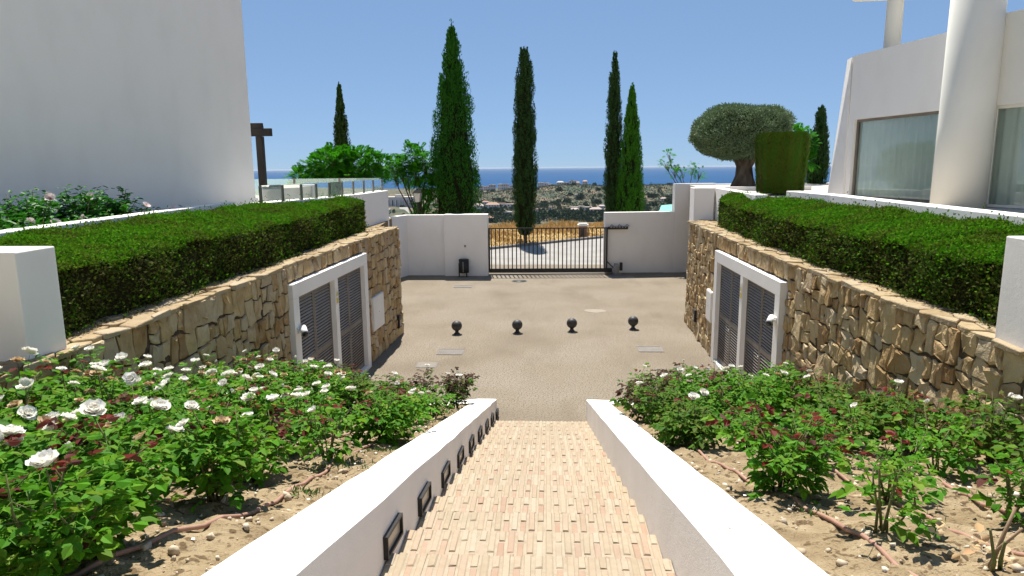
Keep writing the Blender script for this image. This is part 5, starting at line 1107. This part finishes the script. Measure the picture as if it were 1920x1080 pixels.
hose('brown irrigation hose in the left bed, second from the stair wall', [(-2.3, 11.6), (-2.4, 8), (-2.45, 5), (-2.5, 3.2), (-2.4, 2.7), (-2.4, 1.5)], 6)
# ================================================================== HIBISCUS BED AND OTHER SHRUBS
def simple_leaf():
    V = np.array([(0, 0, 0), (.024, .022, .006), (.020, .055, .004), (0, .085, -.012), (-.020, .055, .004), (-.024, .022, .006)]); return V, [(0, 1, 2, 3), (0, 3, 4, 5)]
HT = simple_leaf()
def hib_flower(seed):
    rng = random.Random(seed); m = MB()
    for i in range(5):
        P, F = petal_grid(1.15, .075, .075, i*1.2566, .006, .2, .004, rng); m.add(P, F, 0, True)
    m.lathe((0, 0, 0), [(.016, .004), (.014, .012), (.003, .016)], 8, 1); m.tube([(0, 0, .01), (0, .005, .055)], [.003, .003], 5, 1); return m
HFM = [hib_flower(i).mesh('flower', ['hib_petal', 'hib_eye']) for i in range(3)]
def hibiscus(label, x, y, z, rx, ry, h, n, nfl, seed, group='hibiscus shrubs by the left house'):
    rng = np.random.default_rng(seed); root = thing('hibiscus_shrub', label, 'shrub', (x, y, z), group); mb = MB(); P = []; D = []; tips = []
    for i in range(26):
        a = rng.uniform(0, 6.28); r = rng.uniform(.1, 1)**.6; e = np.array([math.cos(a)*rx*r, math.sin(a)*ry*r, h*rng.uniform(.7, 1.12)*(1-.35*r*r)]); pts = [np.zeros(3), e*np.array([.45, .45, .5]), e]
        mb.tube([p+np.array([x, y, z]) for p in pts], [.012, .009, .004], 5); tips.append(e); L = plen(pts)
        for t in rng.uniform(.35, 1.02, n//26):
            p = lerp_path(pts, min(t, 1)*L)+rng.normal(0, .05, 3); az = rng.uniform(0, 6.28); P.append(p); D.append([math.cos(az), math.sin(az), rng.uniform(-.2, .7)])
    P = np.array(P); D = np.array(D); k = len(P); A = np.concatenate([frame_from(D, np.tile([0, 0, 1.], (k, 1))+rng.normal(0, .3, (k, 3)))*rng.uniform(.8, 1.35, k)[:, None, None], P[:, :, None]], 2)
    lv = obj('foliage', tmplmesh('foliage', HT[0], HT[1], A, 'hib_leaf'), root); lv['kind'] = 'stuff'; mb.build('stems', 'cane', root)
    for i in range(nfl):
        e = tips[int(rng.integers(0, len(tips)))]; o = bpy.data.objects.new('flower', HFM[i % 3]); link(o, root); o.location = e+np.array([.04, -.06, .03]); s_ = rng.uniform(.8, 1.1); o.scale = (s_,)*3; o.rotation_euler = (rng.uniform(.5, 1.2), rng.normal(0, .3), rng.normal(.4, .6))
for i, (x, y, rx, ry, h, nfl) in enumerate(((-7.55, 6.7, .55, .5, .62, 3), (-7.5, 7.7, .5, .55, .6, 3), (-7.65, 8.7, .6, .55, .78, 3), (-7.6, 9.7, .6, .55, .88, 2), (-7.55, 10.7, .5, .55, .85, 3), (-7.6, 11.7, .5, .5, .82, 2), (-7.45, 12.7, .35, .5, .5, 2), (-7.35, 13.7, .22, .3, .42, 0))):
    hibiscus('hibiscus shrub behind the low white wall on the left, %s from the house corner' % ORD[7-i], x, y, 3.62, rx, ry, h, 1300 if h > .55 else 260, nfl, 300+i)
for i, (x, y, h) in enumerate(((-7.15, 6.6, .50), (-7.12, 7.5, .46), (-7.2, 8.4, .50), (-7.22, 9.3, .46), (-7.25, 10.2, .42), (-7.28, 11.1, .36))):
    hibiscus('low hibiscus shrub directly behind the low white wall, %s from the end block' % ORD[i], x, y, 3.64, .34, .5, h, 780, 2, 330+i, 'low hibiscus shrubs behind the white wall')
hibiscus('leafy shrub with a yellow-green tint in front of the left end block', -4.72, 5.15, 3.05, .12, .12, .75, 80, 0, 320, 'shrubs at the wall ends')
tag(MB().prism([(-6.9, 5), (-7.0, 15.6), (-8.9, 15), (-13, 4)], 3.0, 3.64).build('planting_bed', 'soil'), kind='structure')
# ================================================================== DRY GRASS
rng = np.random.default_rng(71); n = 46000
yy = 41+33*rng.uniform(0, 1, n)**.8; xx = -9+rng.uniform(0, 1, n)*(yy*.42+8); keep = yy > (43.6+.909*xx)+.5; xx, yy = xx[keep], yy[keep]; n = len(xx)
pat = np.sin(xx*.9+yy*.5)+np.sin(xx*.37-yy*.61+2)+.7*np.sin(xx*2.1+yy*1.7); hh = np.clip(.16+.13*pat, .07, .6)*rng.uniform(.6, 1.4, n)*(1+.9*np.clip((yy-53)/12, 0, 1))
P = np.stack([xx, yy, terr(xx, yy)-.02], -1); D = nrm(np.array([0, 0, 1.])+rng.normal(0, .28, (n, 3))); Sd = nrm(np.cross(D, np.array([0., 1, 0])+rng.normal(0, .4, (n, 3))))
tag(obj('dry_grass', quadmesh('dry_grass', blades(P, D, Sd, hh, .045+.05*hh), 'grass')), 'golden dry grass on the field beyond the road', 'grass', kind='stuff')
# ================================================================== FAR TOWN, TREES AND COAST
rgf = random.Random(9)
def far_house(label, x, y, w_, d_, h, roof='flat', nwin=3, rows=1, sink=1.5, dz=0, group=None, name='distant_house', roofmat='far_roof', wallmat='far_wall'):
    z = float(terr(x, y))+dz; r = thing(name, label, 'building', (x, y, z), group)
    MB().box((x-w_/2, y-d_/2, z-sink), (x+w_/2, y+d_/2, z+h)).build('wall', wallmat, r)
    if roof == 'flat':
        MB().box((x-w_/2-.3, y-d_/2-.3, z+h), (x+w_/2+.3, y+d_/2+.3, z+h+.5)).box((x-w_/4, y-d_/4, z+h+.5), (x, y+d_/4, z+h+2.2)).build('roof', roofmat, r)
    else:
        e = .5; MB().add([(x-w_/2-e, y-d_/2-e, z+h), (x+w_/2+e, y-d_/2-e, z+h), (x+w_/2+e, y+d_/2+e, z+h), (x-w_/2-e, y+d_/2+e, z+h), (x-w_*.28, y, z+h+d_*.28), (x+w_*.28, y, z+h+d_*.28)],
                         [(0, 1, 5, 4), (1, 2, 5), (2, 3, 4, 5), (3, 0, 4), (3, 2, 1, 0)]).build('roof', roofmat, r)
    for q in range(rows):
        for i in range(nwin):
            xx = x-w_/2+(i+.5)*w_/nwin; zz = z+h*(q+.25)/rows; ww = w_/nwin*.42; hh = h/rows*.5
            MB().box((xx-ww/2, y-d_/2-.12, zz), (xx+ww/2, y-d_/2-.02, zz+hh)).build('window', 'far_window', r)
    return r
# white apartment block on the left shoulder, with dark tall openings
r = far_house('white apartment block with dark tall openings above the left boundary wall', -118, 560, 26, 12, 8.5, 'flat', 8, 1, 4, 0)
for i in range(8): MB().box((-130.6+i*3.5, 552.6, r.location.z), (-129.6+i*3.5, 553.8, r.location.z+6.6)).build('pillar', 'far_wall', r)
far_house('small white house at the left of the apartment block', -141, 566, 9, 9, 7, 'hip', 2, 1, 4, 0)
far_house('white terraced house right of the street lantern', -92, 575, 9, 9, 5, 'flat', 2, 1, 6, -2)
far_house('white terraced house beside the broad cypress', -80, 580, 9, 9, 5.5, 'hip', 2, 1, 7, -2)
far_house('low grey garden house below the apartment block on the left', -124, 505, 14, 7, 3, 'flat', 3, 1, 3, -1)
tag(MB().bar((-112, 530, float(terr(-112, 530))+.4), (-84, 430, float(terr(-84, 430))+1.2), 6.5, .5).build('hill_road', 'road'), kind='structure')
# buildings right of the broad cypress
far_house('pale complex of houses with hipped roofs left of the field cypress', -106, 1330, 26, 16, 9, 'hip', 5, 2)
far_house('pale square house beside the hipped complex', -132, 1320, 18, 14, 10, 'hip', 3, 2)
far_house('long white flat building behind the hipped complex', -88, 1450, 60, 14, 11, 'flat', 9, 2)
far_house('pale house between field cypress and hipped complex', -72, 1240, 16, 10, 5, 'flat', 3, 1)
far_house('white farmhouse with a red tiled roof just beyond the dry field', -86, 985, 19, 9, 4, 'hip', 3, 1, 3, 1.5, roofmat='tile_red')
far_house('small white shed right of the red roofed farmhouse', -66, 990, 8, 6, 2.8, 'flat', 2, 1, 3, 1)
for i in range(9):
    x = -330+i*27+rgf.uniform(-5, 5); far_house('small white block in the coastal town by the sea', x, 2860+rgf.uniform(-60, 60), rgf.uniform(20, 34), 16, rgf.uniform(15, 26), 'flat', 4, 2, group='white blocks of the coastal town')
for i in range(8):
    x = -22+i*19+rgf.uniform(-4, 4); far_house('small white villa along the ridge above the sea', x, 2060+rgf.uniform(-40, 60), rgf.uniform(14, 22), 12, rgf.uniform(9, 16), rgf.choice(['flat', 'hip']), 3, 2, group='white villas along the ridge')
for i in range(5):
    x = 140+i*28+rgf.uniform(-6, 6); far_house('low white villa on the far right of the ridge', x, 2150+rgf.uniform(0, 60), rgf.uniform(18, 30), 12, rgf.uniform(7, 11), 'flat', 3, 1, group='low villas on the right of the ridge')
far_house('long low white hall among trees in the valley', 78, 1440, 58, 14, 5, 'flat', 10, 1, 2, 3)
far_house('white villa below the long white hall in the valley', 88, 1250, 22, 12, 4.5, 'hip', 4, 1, 2, 4)
far_house('small white villa at the right edge of the valley trees', 108, 1240, 11, 9, 4, 'hip', 2, 1, 2, 4)
far_house('small bluish house on the brown slope', 76, 1700, 17, 10, 5, 'flat', 3, 1, 2, 1)
far_house('tiny white house in the valley right of the field cypress', 6, 1380, 6, 6, 5, 'flat', 1, 1, 2, 2)
for i in range(14):
    y = rgf.uniform(1150, 1800); x = rgf.uniform(-.125, .24)*y; far_house('small pale house scattered among the valley trees', x, y, rgf.uniform(9, 17), 9, rgf.uniform(5, 8), rgf.choice(['flat', 'hip']), 3, 1, 2, 1.5, group='small houses in the valley')
# distant trees
def blob(seed, rx, rz, n, cone=False):
    rng = np.random.default_rng(seed); d = nrm(rng.normal(size=(n, 3))); d[:, 2] = np.abs(d[:, 2])*.9-.15; l = 1+.22*np.sin(d[:, 0]*5+seed)+.18*np.sin(d[:, 1]*6+d[:, 2]*5)
    P = d*l[:, None]*np.array([rx, rx, rz])*rng.uniform(.7, 1, n)[:, None]; P[:, 2] += rz*.25
    Q = rleaves(rng, P, d, rx*.42, rx*.30, .6, .1); m = quadmesh('tree', Q, 'far_leaf'); return m
BL = [blob(1, 5, 6, 260), blob(2, 6, 5.5, 260), blob(3, 4.5, 8, 240), blob(4, 7, 5, 280), blob(5, 2.0, 8, 160)]
rng = np.random.default_rng(81); cnt = 0
def plant(x, y, s, k, label, group):
    o = bpy.data.objects.new('distant_tree', BL[k]); COL.objects.link(o); o.location = (x, y, float(terr(x, y))); o.scale = (s, s, s*float(rng.uniform(.85, 1.2))); o.rotation_euler = (0, 0, float(rng.uniform(0, 6.28))); tag(o, label, 'tree', group)
for i in range(290):
    y = float(rng.uniform(960, 1800)**1.0); x = float(rng.uniform(-.135, .27)*y)
    if abs(x+86) < 16 and y < 990: continue
    sec = 'left of the field cypress' if x/y < -.04 else ('between the field cypress and the cypress pair' if x/y < .085 else 'right of the cypress pair'); plant(x, y, float(rng.uniform(.7, 1.45)), int(rng.integers(0, 4)), 'dark tree in the %s valley wood, %s' % ('near' if y < 1350 else 'far', sec), 'trees of the valley wood')
for i in range(46):
    y = float(rng.uniform(1850, 2250)); x = float(rng.uniform(-.03, .20)*y); plant(x, y, float(rng.uniform(.8, 1.5)), int(rng.integers(0, 5)), 'dark tree among the villas on the ridge by the sea', 'trees on the ridge by the sea')
for i in range(24):
    y = float(rng.uniform(2300, 2850)); x = float(rng.uniform(-.12, -.02)*y); plant(x, y, float(rng.uniform(.9, 1.6)), int(rng.integers(0, 5)), 'dark tree in front of the coastal town', 'trees by the coastal town')
for i in range(16):
    x = float(rng.uniform(-150, -70)); y = float(rng.uniform(470, 600)); plant(x, y, float(rng.uniform(.22, .5)), int(rng.integers(0, 4)), 'small garden tree around the apartment block on the left hill', 'garden trees on the left hill')
for i, (x, y, s) in enumerate(((-92, 940, 1.5), (-108, 945, 1.2), (-78, 950, .9), (20, 1010, 1.2), (-8, 1000, 1.3), (44, 1020, .9))): plant(x, y, s, 1+i % 3, 'large rounded tree just behind the edge of the dry field', 'large trees behind the field edge')
# scrub on the brown slope: one mass nobody could count
n = 26000; y = rng.uniform(980, 2300, n); x = rng.uniform(-.14, .30, n)*y; P = np.stack([x, y, terr(x, y)], -1); d = nrm(rng.normal(size=(n, 3))); d[:, 2] = np.abs(d[:, 2])
Q = [rleaves(rng, P+d*np.array([1.6, 1.6, 1.2])*rng.uniform(.3, 1, n)[:, None], d, 2.6, 2.1, .5, .2) for k in range(3)]
tag(obj('scrub', quadmesh('scrub', np.concatenate(Q), 'scrub_leaf')), 'low dark scrub covering the hills towards the sea', 'scrub', kind='stuff')
# ================================================================== 1.3e-5 over land and sea
_h = bpy.data.materials.new('haze'); _h.use_nodes = True; _n = _h.node_tree.nodes; _n.remove(_n['Principled BSDF'])
_v = _n.new('ShaderNodeVolumePrincipled'); _v.inputs['Color'].default_value = (.82, .88, .95, 1); _v.inputs['Density'].default_value = 1.3e-5; _v.inputs['Anisotropy'].default_value = .0
_h.node_tree.links.new(_v.outputs[0], _n['Material Output'].inputs['Volume']); G['haze'] = _h
tag(MB().box((-61000, -60, -120), (61000, 81000, 14.5)).build('haze', 'haze'), kind='stuff')
